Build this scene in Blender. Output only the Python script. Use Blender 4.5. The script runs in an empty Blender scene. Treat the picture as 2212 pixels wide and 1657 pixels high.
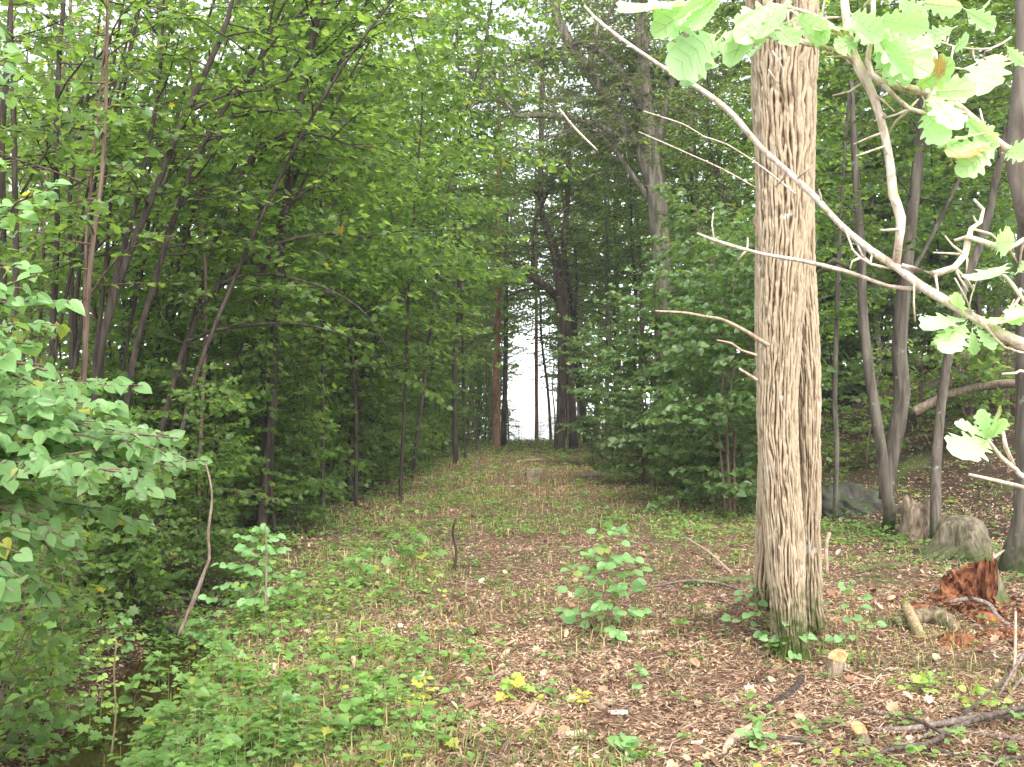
import bpy, math, random
import numpy as np
from mathutils import Vector

# ---------------------------------------------------------------- camera, light, exposure
sc = bpy.context.scene
COL = sc.collection
CAM_Z = 1.6
FPX = 2171.0                      # focal length in units of the 2212 px wide working picture
PITCH = math.atan((935 - 828.5) / FPX)
cam_d = bpy.data.cameras.new('camera')
cam = bpy.data.objects.new('camera', cam_d)
COL.objects.link(cam)
cam.location = (0, 0, CAM_Z)
cam.rotation_euler = (math.pi / 2 + PITCH, 0, 0)
cam_d.sensor_width = 36
cam_d.lens = 36 * FPX / 2212
cam_d.clip_start = 0.05
cam_d.clip_end = 3000
sc.camera = cam

SUN_EL, SUN_AZ = math.radians(52), math.radians(160)   # azimuth clockwise from +Y: behind the camera, to the right
world = bpy.data.worlds.new('World')
sc.world = world
world.use_nodes = True
wn = world.node_tree
wn.nodes.clear()
sky = wn.nodes.new('ShaderNodeTexSky')
sky.sky_type = 'NISHITA'
sky.sun_disc = False
sky.sun_elevation = SUN_EL
sky.sun_rotation = SUN_AZ
sky.air_density = 1.0
sky.dust_density = 1.5
sky.ozone_density = 1.0
hsv = wn.nodes.new('ShaderNodeHueSaturation')
hsv.inputs['Saturation'].default_value = 0.22          # thin overcast: the blue is mostly veiled
bg = wn.nodes.new('ShaderNodeBackground')
bg.inputs['Strength'].default_value = 0.15
wo = wn.nodes.new('ShaderNodeOutputWorld')
wn.links.new(sky.outputs[0], hsv.inputs['Color'])
wn.links.new(hsv.outputs[0], bg.inputs['Color'])
wn.links.new(bg.outputs[0], wo.inputs['Surface'])

sun_d = bpy.data.lights.new('sun', 'SUN')
sun_d.energy = 0.9
sun_d.angle = math.radians(20)
sun_d.color = (1.0, 0.95, 0.86)
sun = bpy.data.objects.new('sun', sun_d)
COL.objects.link(sun)
sv = Vector((math.sin(SUN_AZ) * math.cos(SUN_EL), math.cos(SUN_AZ) * math.cos(SUN_EL), math.sin(SUN_EL)))
sun.rotation_euler = sv.to_track_quat('Z', 'Y').to_euler()

sc.view_settings.view_transform = 'Standard'
sc.view_settings.look = 'None'
sc.view_settings.exposure = 2.15
sc.view_settings.gamma = 1
sc.render.engine = 'CYCLES'
cy = sc.cycles
cy.max_bounces = 8
cy.diffuse_bounces = 6
cy.glossy_bounces = 2
cy.transmission_bounces = 4
cy.transparent_max_bounces = 4
cy.caustics_reflective = False
cy.caustics_refractive = False
cy.use_adaptive_sampling = True
cy.adaptive_threshold = 0.02
cy.use_denoising = True
try:
    cy.denoiser = 'OPENIMAGEDENOISE'
except Exception:
    pass

# ---------------------------------------------------------------- noise and terrain
def _h(i, j, s):
    n = (i.astype(np.int64) * 374761393 + j.astype(np.int64) * 668265263 + s * 2147483647) & 0xffffffff
    n = ((n ^ (n >> 13)) * 1274126177) & 0xffffffff
    n = n ^ (n >> 16)
    return (n & 0xffff) / 65535.0

def vnoise(x, y, s=0):
    x = np.asarray(x, float); y = np.asarray(y, float)
    i = np.floor(x); j = np.floor(y)
    fx = x - i; fy = y - j
    fx = fx * fx * (3 - 2 * fx); fy = fy * fy * (3 - 2 * fy)
    a = _h(i, j, s); b = _h(i + 1, j, s); c = _h(i, j + 1, s); d = _h(i + 1, j + 1, s)
    return (a * (1 - fx) + b * fx) * (1 - fy) + (c * (1 - fx) + d * fx) * fy

def fbm(x, y, s=0, o=3):
    r = 0; a = 0.5; t = 0
    for k in range(o):
        r = r + a * vnoise(x * 2 ** k, y * 2 ** k, s + k * 17); t += a; a *= 0.5
    return r / t

def sst(a, b, x):
    t = np.clip((np.asarray(x, float) - a) / (b - a), 0, 1)
    return t * t * (3 - 2 * t)

def ditch_x(y):
    return -2.35 - 0.13 * (y - 4.5)

def terrain(x, y, fine=True):
    x = np.asarray(x, float); y = np.asarray(y, float)
    rise = 1.25 * np.clip((y - 5) / 40, -0.2, 1)
    rise = rise - 9.0 * sst(46, 130, y)
    hill = (2.6 * sst(4.2, 11, x) * sst(11.5, 21, y) + 2.5 * sst(10, 26, x) * sst(10, 26, y)) * (1 - sst(40, 70, y))
    dx = x - ditch_x(y)
    dit = -0.62 * np.exp(-(dx / 0.62) ** 2) * (1 - sst(9.5, 13, y))
    bank = 0.18 * sst(-4.0, -6.5, x) * sst(30, 12, y)
    z = rise + hill + dit + bank
    z = z + .30 * np.exp(-(((x - 1.96) / .42) ** 2 + ((y - 7.7) / .38) ** 2))      # root mound behind the oak
    z = z + 0.10 * (fbm(x * 0.5, y * 0.5, 3) - 0.5) * sst(1, 4, np.abs(x - 0.3) + 0.6)
    if fine:
        z = z + 0.05 * (fbm(x * 2.3, y * 2.3, 9) - 0.5)
        z = z + 0.12 * (fbm(x * 1.1, y * 1.1, 31) - 0.5) * sst(4, 8, x) * sst(11, 14, y) * 3
    return z

def tz(x, y):
    return float(terrain(x, y))

cp, sp = math.cos(PITCH), math.sin(PITCH)
def ray(dx, dy):
    a = dx - 1106.0; b = 828.5 - dy
    return np.array([a, FPX * cp - b * sp, FPX * sp + b * cp])

def P(dx, dy, depth):
    """World point at distance `depth` along +Y that the photo shows at (dx, dy)."""
    r = ray(dx, dy)
    r = r * (depth / r[1])
    return np.array([r[0], r[1], CAM_Z + r[2]])

def G(dx, dy):
    """Ground point the photo shows at (dx, dy)."""
    r = ray(dx, dy); r = r / r[1]
    prev = 2.0
    for k in range(900):
        y = 2.0 * 1.006 ** k
        if CAM_Z + r[2] * y < terrain(r[0] * y, y):
            lo, hi = prev, y
            for _ in range(18):
                m = (lo + hi) / 2
                if CAM_Z + r[2] * m < terrain(r[0] * m, m): hi = m
                else: lo = m
            y = hi
            return np.array([r[0] * y, y, tz(r[0] * y, y)])
        prev = y
    return np.array([r[0] * 45, 45, tz(r[0] * 45, 45)])

# ---------------------------------------------------------------- mesh building
class Geo:
    def __init__(self):
        self.V = []; self.L = []; self.S = []; self.n = 0; self.A = []
    def add(self, V, loops, sizes, attr=None):
        V = np.asarray(V, np.float32).reshape(-1, 3)
        self.V.append(V); self.L.append(np.asarray(loops, np.int64) + self.n); self.S.append(np.asarray(sizes, np.int64))
        self.A.append(np.zeros(len(V), np.float32) if attr is None else np.asarray(attr, np.float32))
        self.n += len(V)
    def build(self, name, mat, parent=None, smooth=False, origin=None, attr=False):
        V = np.concatenate(self.V); L = np.concatenate(self.L); S = np.concatenate(self.S)
        if origin is not None:
            V = V - np.asarray(origin, np.float32)
        me = bpy.data.meshes.new(name)
        me.vertices.add(len(V)); me.loops.add(len(L)); me.polygons.add(len(S))
        me.vertices.foreach_set('co', V.ravel())
        me.loops.foreach_set('vertex_index', L.astype(np.int32))
        st = np.concatenate([[0], np.cumsum(S)[:-1]]).astype(np.int32)
        me.polygons.foreach_set('loop_start', st)
        me.polygons.foreach_set('use_smooth', np.full(len(S), smooth))
        if attr:
            at = me.attributes.new('ridge', 'FLOAT', 'POINT')
            at.data.foreach_set('value', np.concatenate(self.A))
        me.update(calc_edges=True)
        me.materials.append(mat)
        o = bpy.data.objects.new(name, me)
        COL.objects.link(o)
        if parent is not None:
            o.parent = parent
        elif origin is not None:
            o.location = tuple(float(v) for v in origin)
        return o

def smooth_path(pts, rads, step):
    """Catmull-Rom resampling of a polyline with radii."""
    p = np.asarray(pts, float); r = np.asarray(rads, float)
    if len(p) < 2: return p, r
    pp = np.vstack([2 * p[0] - p[1], p, 2 * p[-1] - p[-2]])
    op, orr = [], []
    for i in range(len(p) - 1):
        n = max(1, int(np.linalg.norm(p[i + 1] - p[i]) / step))
        for k in range(n):
            t = k / n
            a, b, c, d = pp[i], pp[i + 1], pp[i + 2], pp[i + 3]
            op.append(0.5 * (2 * b + (c - a) * t + (2 * a - 5 * b + 4 * c - d) * t * t + (3 * b - a - 3 * c + d) * t ** 3))
            orr.append(r[i] * (1 - t) + r[i + 1] * t)
    op.append(p[-1]); orr.append(r[-1])
    return np.array(op), np.array(orr)

def tube(g, pts, rads, segs=6, seed=0, lump=0.0, cap=True):
    p = np.asarray(pts, float); r = np.asarray(rads, float); n = len(p)
    t = np.gradient(p, axis=0)
    t /= np.linalg.norm(t, axis=1)[:, None] + 1e-9
    ref = np.array([1.0, 0, 0]) if abs(t[:, 0]).mean() < 0.8 else np.array([0, 1.0, 0])
    u = np.cross(t, ref); u /= np.linalg.norm(u, axis=1)[:, None] + 1e-9
    w = np.cross(t, u)
    th = np.arange(segs) * 2 * math.pi / segs
    rr = np.repeat(r[:, None], segs, 1)
    if lump:
        s = np.cumsum(np.r_[0, np.linalg.norm(np.diff(p, axis=0), axis=1)])
        rr = rr * (1 + lump * (2 * vnoise(np.cos(th)[None, :] * 1.3 + s[:, None] * 3 + seed, np.sin(th)[None, :] * 1.3 + s[:, None] * 5, seed) - 1))
    V = p[:, None, :] + rr[:, :, None] * (np.cos(th)[None, :, None] * u[:, None, :] + np.sin(th)[None, :, None] * w[:, None, :])
    i = np.arange(n - 1)[:, None]; j = np.arange(segs)[None, :]
    a = i * segs + j; b = i * segs + (j + 1) % segs
    q = np.stack([a, a + segs, b + segs, b], -1).reshape(-1, 4)
    loops = q.ravel(); sizes = np.full(len(q), 4)
    if cap:
        loops = np.concatenate([loops, np.arange(segs), (np.arange(segs) + (n - 1) * segs)[::-1]])
        sizes = np.concatenate([sizes, [segs, segs]])
    g.add(V.reshape(-1, 3), loops, sizes)

# leaf shapes: half outlines from base (0,0) to tip (1,0); two halves meet on the midrib
HALF = {
    'heart': [(-.13, .16), (-.10, .38), (.12, .51), (.42, .47), (.70, .29), (.88, .10)],
    'maple': [(-.12, .16), (-.10, .40), (.10, .34), (.22, .66), (.42, .40), (.66, .52), (.70, .20)],
    'oak': [(.06, .05), (.20, .17), (.27, .10), (.40, .26), (.48, .15), (.62, .32), (.71, .19), (.84, .23), (.95, .12)],
    'ellip': [(.14, .15), (.38, .25), (.64, .21), (.86, .09)],
    'far': [(.30, .36), (.66, .30)],
    'oval': [(.0, .18), (.15, .36), (.45, .45), (.75, .34), (.93, .15)],
}
def leaf_template(kind, fold=0.16, droop=0.18):
    h = HALF[kind]
    pts = [(0, 0), (.5, 0), (1, 0)] + [(x, y) for x, y in h] + [(x, -y) for x, y in h]
    V = np.array([(x, y, fold * abs(y) - droop * x * x) for x, y in pts])
    n = len(h)
    up = [0] + [3 + k for k in range(n)] + [2, 1]
    dn = [0, 1, 2] + [3 + n + k for k in reversed(range(n))]
    up = up[::-1]; dn = dn[::-1]
    return V, np.array(up + dn), np.array([len(up), len(dn)])
TEMPL = {k: leaf_template(k) for k in HALF}

def place_leaves(g, kind, Pn, D, N, S, rng=None):
    T, L, Z = TEMPL[kind] if isinstance(kind, str) else kind
    Pn = np.asarray(Pn, float); D = np.asarray(D, float); N = np.asarray(N, float); S = np.asarray(S, float)
    m = len(Pn)
    if m == 0: return
    x = D / (np.linalg.norm(D, axis=1)[:, None] + 1e-9)
    z = N - (N * x).sum(1)[:, None] * x
    z /= np.linalg.norm(z, axis=1)[:, None] + 1e-9
    y = np.cross(z, x)
    curl = 1.0 if rng is None else rng.uniform(0.2, 1.9, m)[:, None, None]
    wid = 1.0 if rng is None else rng.uniform(0.82, 1.12, m)[:, None, None]
    V = Pn[:, None, :] + S[:, None, None] * (T[None, :, 0:1] * x[:, None, :] + wid * T[None, :, 1:2] * y[:, None, :] + curl * T[None, :, 2:3] * z[:, None, :])
    k = len(T)
    loops = (np.arange(m)[:, None] * k + L[None, :]).ravel()
    g.add(V.reshape(-1, 3), loops, np.tile(Z, m))

class Leaves:
    def __init__(self): self.P = []; self.D = []; self.N = []; self.S = []
    def put(self, P_, D_, N_, S_):
        self.P.append(P_); self.D.append(D_); self.N.append(N_); self.S.append(S_)
    def arrays(self):
        return [np.concatenate(a) for a in (self.P, self.D, self.N, self.S)]
    def into(self, g, kind, rng, keep=None):
        if not self.P: return
        a = self.arrays()
        if keep is not None:
            m = keep(a[0]); a = [q[m] for q in a]
        place_leaves(g, kind, *a, rng)

UP = np.array([0, 0, 1.0])
def unit(v):
    v = np.asarray(v, float); return v / (np.linalg.norm(v) + 1e-9)

def spray(lv, g, rng, p0, d, length, leaf=0.09, gap=0.07, droop=0.25, r0=0.008, twigs=True, wide=0.45, tilt=0.4, first=0.15, segs=4, every=0.13, hang=0.2, face=0.0):
    """A flat spray: a drooping branch with side twigs and leaves that lie nearly level."""
    d = unit(d); n = 7; NB = UP + np.array([0, -face, 0])
    pts = [np.array(p0, float)]
    dd = d.copy()
    kink = rng.normal(0, 0.10, (n, 3))
    for k in range(n - 1):
        dd = unit(dd + np.array([0, 0, -droop * (k / n) * 0.5]) + kink[k])
        pts.append(pts[-1] + dd * length / (n - 1))
    pts = np.array(pts)
    tube(g, pts, np.linspace(r0, r0 * 0.25, n), segs, cap=False)
    L = np.linspace(0, 1, n)
    def at(t):
        return np.array([np.interp(t, L, pts[:, i]) for i in range(3)])
    m = max(2, int(length * (1 - first) / every))
    side = 1 if rng.random() < 0.5 else -1
    for k in range(m):
        t = first + (1 - first) * (k + rng.uniform(0, .6)) / m
        t = min(t, 0.99)
        q = at(t); ax = unit(at(min(1, t + .05)) - at(t - .05))
        lat = unit(np.cross(ax, UP)) * side; side = -side
        td = unit(ax * rng.uniform(.5, 1.0) + lat * rng.uniform(.7, 1.1) + UP * rng.normal(0, .12))
        tl = length * wide * (1 - t) ** 0.8 * rng.uniform(.6, 1.15) + gap * 1.5
        if rng.random() < .12: continue
        e = q + td * tl + np.array([0, 0, -droop * tl * .25])
        if twigs:
            tube(g, np.array([q, (q + e) / 2 + [0, 0, .02 * tl], e]), [r0 * .35, r0 * .28, r0 * .15], 3, cap=False)
        nl = max(2, int(tl / gap))
        s = (np.arange(nl) + rng.uniform(.1, .9, nl)) / nl
        LP = q + (e - q) * s[:, None]
        sg = np.where(np.arange(nl) % 2 == 0, 1.0, -1.0)
        l2 = unit(np.cross(td, UP))
        LD = td[None] * rng.uniform(.3, .9, (nl, 1)) + (sg * rng.uniform(.5, 1.1, nl))[:, None] * l2[None] + rng.normal(0, .15, (nl, 3)) - UP * hang
        LN = NB[None] + rng.normal(0, tilt, (nl, 3))
        lv.put(LP, LD, LN, leaf * rng.uniform(.6, 1.15, nl))
    nl = max(3, int(length / gap * .5))
    s = rng.uniform(first, 1, nl)
    LP = np.stack([np.interp(s, L, pts[:, i]) for i in range(3)], 1)
    LD = d[None] * .6 + rng.normal(0, .5, (nl, 3)) - UP * hang
    lv.put(LP, LD, NB[None] + rng.normal(0, tilt, (nl, 3)), leaf * rng.uniform(.6, 1.15, nl))

def grow(rng, pts, rads, t0=.2, nb=30, Lb=1.8, elev=(5, 40), leaf=.09, gap=.07, prof=None, away=None, segs=7, bare=0, every=.13, droop=.25, tilt=.6, step=.35, r_b=.35, lump=.12, hang=.3, split=1):
    """Stem (list of points) with side branches carrying flat sprays. Returns (stem Geo, Leaves)."""
    g = Geo(); lv = Leaves()
    p, r = smooth_path(pts, rads, step)
    tube(g, p, r, segs, seed=int(rng.integers(1000)), lump=lump)
    s = np.cumsum(np.r_[0, np.linalg.norm(np.diff(p, axis=0), axis=1)]); s /= s[-1]
    az = rng.uniform(0, 6.28)
    for k in range(nb + bare):
        t = t0 + (1 - t0) * ((k % nb) + rng.uniform(0, 1)) / nb
        q = np.array([np.interp(t, s, p[:, i]) for i in range(3)]); rr = float(np.interp(t, s, r))
        az += 2.4 + rng.normal(0, .5)
        if away is not None and rng.random() < away[1]:
            az = away[0] + rng.normal(0, .7)
        el = math.radians(rng.uniform(*elev))
        d = np.array([math.cos(az) * math.cos(el), math.sin(az) * math.cos(el), math.sin(el)])
        u = (t - t0) / (1 - t0)
        pf = (1 - .55 * u) * (.55 + .45 * min(1, u * 4)) if prof is None else prof(u)
        ln = Lb * pf * rng.uniform(.65, 1.2)
        if k >= nb:      # dead bare branch
            n = 6; bp = [q]; dd = d
            for _ in range(n):
                dd = unit(dd + rng.normal(0, .14, 3)); bp.append(bp[-1] + dd * ln / n)
            tube(g, np.array(bp), np.linspace(max(.006, rr * .3), .003, n + 1), 4, cap=False)
            continue
        spray(lv, g, rng, q, d, ln, leaf, gap, droop, r0=max(.005, min(rr * r_b, .012 * ln + .004)), every=every, tilt=tilt, hang=hang)
        for _ in range(split - 1):
            f = rng.uniform(.3, .7)
            d2 = unit(d + rng.normal(0, .5, 3))
            spray(lv, g, rng, q + d * ln * f, d2, ln * .6, leaf, gap, droop, r0=max(.004, .006 * ln), every=every, tilt=tilt, hang=hang)
    return g, lv

# ---------------------------------------------------------------- things
def tag(o, label, cat, group=None):
    o['label'] = label; o['category'] = cat
    if group: o['group'] = group
    elif 'group' in o: del o['group']
    return o
def struct(o, kind='structure'):
    o['kind'] = kind; return o
def thing(name, label, cat, loc=(0, 0, 0), group=None):
    o = bpy.data.objects.new(name, None); COL.objects.link(o)
    o.location = tuple(float(v) for v in loc); o.empty_display_size = .2
    return tag(o, label, cat, group)
def dup(root, loc, rz, s, label, group=None, tiltxy=(0, 0)):
    r = root.copy(); COL.objects.link(r)
    r.location = tuple(float(v) for v in loc); r.rotation_euler = (tiltxy[0], tiltxy[1], rz); r.scale = (s, s, s)
    tag(r, label, r['category'], group)
    for ch in list(root.children):
        c = ch.copy(); COL.objects.link(c); c.parent = r
        for gc in list(ch.children):
            e = gc.copy(); COL.objects.link(e); e.parent = c
    return r

# ---------------------------------------------------------------- materials
def nodes(name):
    m = bpy.data.materials.new(name); m.use_nodes = True
    nt = m.node_tree; nt.nodes.clear()
    return m, nt, nt.nodes.new('ShaderNodeOutputMaterial')
def N_(nt, t, **kw):
    n = nt.nodes.new(t)
    for k, v in kw.items():
        if k in n.inputs: n.inputs[k].default_value = v
        else: setattr(n, k, v)
    return n
def ramp(nt, fac, stops):
    n = nt.nodes.new('ShaderNodeValToRGB')
    e = n.color_ramp.elements
    while len(e) < len(stops): e.new(0.5)
    for k, (p, c) in enumerate(stops):
        e[k].position = p; e[k].color = (*c, 1)
    nt.links.new(fac, n.inputs[0]); return n

def leaf_mat(name, dark, light, odd=None, odd_p=.015, trans=.4, rough=.42, spec=.45, tint=(1.15, 1.08, .52)):
    m, nt, out = nodes(name)
    geo = N_(nt, 'ShaderNodeNewGeometry')
    stops = [(0.0, dark), (1 - (odd_p if odd else 0) - .001, light)]
    if odd: stops += [(1 - odd_p, odd)]
    r = ramp(nt, geo.outputs['Random Per Island'], stops)
    if odd: r.color_ramp.interpolation = 'LINEAR'
    tc = N_(nt, 'ShaderNodeTexCoord')
    ns = N_(nt, 'ShaderNodeTexNoise', Scale=.9, Detail=2.0)
    nt.links.new(tc.outputs['Object'], ns.inputs['Vector'])
    hs = N_(nt, 'ShaderNodeHueSaturation')
    mr = N_(nt, 'ShaderNodeMapRange'); mr.inputs[1].default_value = .3; mr.inputs[2].default_value = .7; mr.inputs[3].default_value = .78; mr.inputs[4].default_value = 1.25
    nt.links.new(ns.outputs['Fac'], mr.inputs[0]); nt.links.new(mr.outputs[0], hs.inputs['Value'])
    nt.links.new(r.outputs[0], hs.inputs['Color'])
    pb = N_(nt, 'ShaderNodeBsdfPrincipled', Roughness=rough)
    pb.inputs['Specular IOR Level'].default_value = spec
    nt.links.new(hs.outputs[0], pb.inputs['Base Color'])
    tl = N_(nt, 'ShaderNodeBsdfTranslucent')
    mx = N_(nt, 'ShaderNodeMix', data_type='RGBA', blend_type='MULTIPLY')
    mx.inputs[0].default_value = 1
    nt.links.new(hs.outputs[0], mx.inputs[6]); mx.inputs[7].default_value = (*[t * 2.3 for t in tint], 1)
    nt.links.new(mx.outputs[2], tl.inputs['Color'])
    ms = N_(nt, 'ShaderNodeMixShader'); ms.inputs[0].default_value = trans
    nt.links.new(pb.outputs[0], ms.inputs[1]); nt.links.new(tl.outputs[0], ms.inputs[2])
    nt.links.new(ms.outputs[0], out.inputs['Surface'])
    return m

def bark_mat(name, furrow, mid, ridge, scale=14, stretch=.12, moss=None, moss_z=(0, .8), lichen=None, bump=.6, attr=False, rough=.9):
    m, nt, out = nodes(name)
    tc = N_(nt, 'ShaderNodeTexCoord')
    mp = N_(nt, 'ShaderNodeMapping'); mp.inputs['Scale'].default_value = (1, 1, stretch)
    nt.links.new(tc.outputs['Object'], mp.inputs[0])
    n1 = N_(nt, 'ShaderNodeTexNoise', Scale=scale, Detail=4.0, Roughness=.6, Distortion=.6)
    nt.links.new(mp.outputs[0], n1.inputs['Vector'])
    fac = n1.outputs['Fac']
    if attr:
        at = N_(nt, 'ShaderNodeAttribute'); at.attribute_name = 'ridge'
        mm = N_(nt, 'ShaderNodeMath', operation='MULTIPLY_ADD'); mm.inputs[1].default_value = .35
        nt.links.new(n1.outputs['Fac'], mm.inputs[0]); 
        m2 = N_(nt, 'ShaderNodeMath', operation='MULTIPLY'); m2.inputs[1].default_value = .75
        nt.links.new(at.outputs['Fac'], m2.inputs[0]); nt.links.new(m2.outputs[0], mm.inputs[2])
        fac = mm.outputs[0]
        stops = [(.17, furrow), (.42, mid), (.90, ridge)]
    else:
        stops = [(.33, furrow), (.5, mid), (.68, ridge)]
    c = ramp(nt, fac, stops).outputs[0]
    if lichen:
        n2 = N_(nt, 'ShaderNodeTexNoise', Scale=9.0, Detail=3.0)
        nt.links.new(tc.outputs['Object'], n2.inputs['Vector'])
        r2 = ramp(nt, n2.outputs['Fac'], [(.66, (0, 0, 0)), (.72, (.8, .8, .8))])
        mx = N_(nt, 'ShaderNodeMix', data_type='RGBA')
        nt.links.new(r2.outputs[0], mx.inputs[0]); nt.links.new(c, mx.inputs[6]); mx.inputs[7].default_value = (*lichen, 1)
        c = mx.outputs[2]
    if moss:
        sx = N_(nt, 'ShaderNodeSeparateXYZ'); nt.links.new(tc.outputs['Object'], sx.inputs[0])
        mr = N_(nt, 'ShaderNodeMapRange'); mr.inputs[1].default_value = moss_z[0]; mr.inputs[2].default_value = moss_z[1]; mr.inputs[3].default_value = .75; mr.inputs[4].default_value = -.15
        nt.links.new(sx.outputs[2], mr.inputs[0])
        n3 = N_(nt, 'ShaderNodeTexNoise', Scale=13.0, Detail=6.0, Roughness=.65); nt.links.new(tc.outputs['Object'], n3.inputs['Vector'])
        ad = N_(nt, 'ShaderNodeMath', operation='ADD'); nt.links.new(mr.outputs[0], ad.inputs[0]); nt.links.new(n3.outputs['Fac'], ad.inputs[1])
        r3 = ramp(nt, ad.outputs[0], [(.66, (0, 0, 0)), (1.0, (1, 1, 1))])
        mx = N_(nt, 'ShaderNodeMix', data_type='RGBA')
        nt.links.new(r3.outputs[0], mx.inputs[0]); nt.links.new(c, mx.inputs[6]); mx.inputs[7].default_value = (*moss, 1)
        c = mx.outputs[2]
    pb = N_(nt, 'ShaderNodeBsdfPrincipled', Roughness=rough); pb.inputs['Specular IOR Level'].default_value = .2
    nt.links.new(c, pb.inputs['Base Color'])
    bp = N_(nt, 'ShaderNodeBump', Strength=bump, Distance=.02)
    nt.links.new(n1.outputs['Fac'], bp.inputs['Height']); nt.links.new(bp.outputs[0], pb.inputs['Normal'])
    nt.links.new(pb.outputs[0], out.inputs['Surface'])
    return m

def island_mat(name, stops, rough=.85, trans=0, spec=.2, vary=.35):
    m, nt, out = nodes(name)
    geo = N_(nt, 'ShaderNodeNewGeometry')
    r = ramp(nt, geo.outputs['Random Per Island'], stops)
    pb = N_(nt, 'ShaderNodeBsdfPrincipled', Roughness=rough); pb.inputs['Specular IOR Level'].default_value = spec
    tc = N_(nt, 'ShaderNodeTexCoord'); nz = N_(nt, 'ShaderNodeTexNoise', Scale=1.7, Detail=5.0); nt.links.new(tc.outputs['Object'], nz.inputs['Vector'])
    mr = N_(nt, 'ShaderNodeMapRange'); mr.inputs[1].default_value = .35; mr.inputs[2].default_value = .62; mr.inputs[3].default_value = 1 - vary; mr.inputs[4].default_value = 1 + vary * .4
    nt.links.new(nz.outputs['Fac'], mr.inputs[0])
    hs = N_(nt, 'ShaderNodeHueSaturation'); nt.links.new(mr.outputs[0], hs.inputs['Value']); nt.links.new(r.outputs[0], hs.inputs['Color'])
    nt.links.new(hs.outputs[0], pb.inputs['Base Color'])
    nt.links.new(pb.outputs[0], out.inputs['Surface'])
    return m

M = {}
M['thicket_leaf'] = leaf_mat('thicket_leaf', (.072, .130, .036), (.140, .225, .066), (.30, .26, .03), .004, trans=.58)
M['linden_leaf'] = leaf_mat('linden_leaf', (.11, .22, .070), (.20, .34, .13), (.30, .32, .06), .02, trans=.35, spec=.4, rough=.38)
M['hazel_leaf'] = leaf_mat('hazel_leaf', (.080, .150, .045), (.15, .24, .085), (.25, .22, .03), .004, trans=.32, spec=.6, rough=.36)
M['oak_leaf'] = leaf_mat('oak_leaf', (.075, .135, .022), (.13, .20, .035), (.35, .17, .03), .006, trans=.5)
M['far_leaf'] = leaf_mat('far_leaf', (.070, .130, .034), (.135, .21, .062), (.26, .24, .05), .01, trans=.55)
M['dark_leaf'] = leaf_mat('dark_leaf', (.040, .085, .022), (.085, .145, .040), None, trans=.4, spec=.55)
M['herb_leaf'] = leaf_mat('herb_leaf', (.10, .20, .045), (.195, .335, .085), (.30, .32, .06), .04, trans=.35, rough=.5)
M['sapling_leaf'] = leaf_mat('sapling_leaf', (.15, .30, .10), (.22, .38, .15), (.25, .32, .08), .05, trans=.3, rough=.5)
M['yellow_leaf'] = leaf_mat('yellow_leaf', (.38, .42, .06), (.50, .52, .10), None, trans=.3, rough=.5)
M['lime_leaf'] = leaf_mat('lime_leaf', (.22, .36, .07), (.32, .45, .11), (.42, .40, .08), .1, trans=.3, rough=.5)
M['near_oak_leaf'] = leaf_mat('near_oak_leaf', (.36, .54, .26), (.48, .64, .37), None, trans=.3, rough=.45, spec=.5, tint=(.85, 1.0, .55))  # green whitened so the leaf colour carries the flash overexposure
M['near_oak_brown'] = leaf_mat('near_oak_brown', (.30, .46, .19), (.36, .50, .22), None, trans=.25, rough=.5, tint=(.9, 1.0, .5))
def _brown_patches(m):
    nt = m.node_tree; hs = [n for n in nt.nodes if n.bl_idname == 'ShaderNodeHueSaturation'][0]
    tc = N_(nt, 'ShaderNodeTexCoord'); nz = N_(nt, 'ShaderNodeTexNoise', Scale=22.0, Detail=3.0); nt.links.new(tc.outputs['Object'], nz.inputs['Vector'])
    r = ramp(nt, nz.outputs['Fac'], [(.50, (0, 0, 0)), (.58, (1, 1, 1))])
    mx = N_(nt, 'ShaderNodeMix', data_type='RGBA'); mx.inputs[7].default_value = (.36, .20, .09, 1)
    src = hs.inputs['Color'].links[0].from_socket
    nt.links.new(r.outputs[0], mx.inputs[0]); nt.links.new(src, mx.inputs[6]); nt.links.new(mx.outputs[2], hs.inputs['Color'])
_brown_patches(M['near_oak_brown'])
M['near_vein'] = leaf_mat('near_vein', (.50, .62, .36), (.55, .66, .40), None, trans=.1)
M['needle'] = leaf_mat('needle', (.035, .075, .03), (.07, .12, .05), None, trans=.2, rough=.55)
M['dark_bark'] = bark_mat('dark_bark', (.022, .016, .013), (.052, .040, .032), (.090, .072, .058), 18)
M['brown_bark'] = bark_mat('brown_bark', (.07, .045, .032), (.15, .10, .075), (.22, .16, .12), 18)
M['grey_bark'] = bark_mat('grey_bark', (.062, .050, .038), (.125, .105, .082), (.20, .175, .14), 12, moss=(.045, .058, .018), moss_z=(-.2, .7), lichen=(.27, .26, .22), bump=.4)
M['oak_bark'] = bark_mat('oak_bark', (.075, .058, .045), (.18, .15, .12), (.30, .27, .22), 9, .15, moss=(.05, .08, .02), moss_z=(0, .9))
M['main_bark'] = bark_mat('main_bark', (.058, .037, .023), (.22, .158, .10), (.44, .35, .24), 30, .2, moss=(.060, .080, .018), moss_z=(-.15, .85), lichen=(.55, .54, .46), bump=.5, attr=True)
M['pine_bark'] = bark_mat('pine_bark', (.10, .05, .03), (.24, .115, .07), (.34, .18, .11), 8, .3)
M['twig'] = bark_mat('twig', (.44, .33, .23), (.68, .57, .46), (.80, .72, .61), 60, .5, bump=.5)  # bough bark paled: flash glare is put into its colour
M['pale_stick'] = bark_mat('pale_stick', (.28, .19, .12), (.42, .31, .22), (.55, .44, .33), 40, .3)
M['grey_stick'] = bark_mat('grey_stick', (.10, .075, .06), (.19, .15, .125), (.30, .25, .22), 40, .3)
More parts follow.
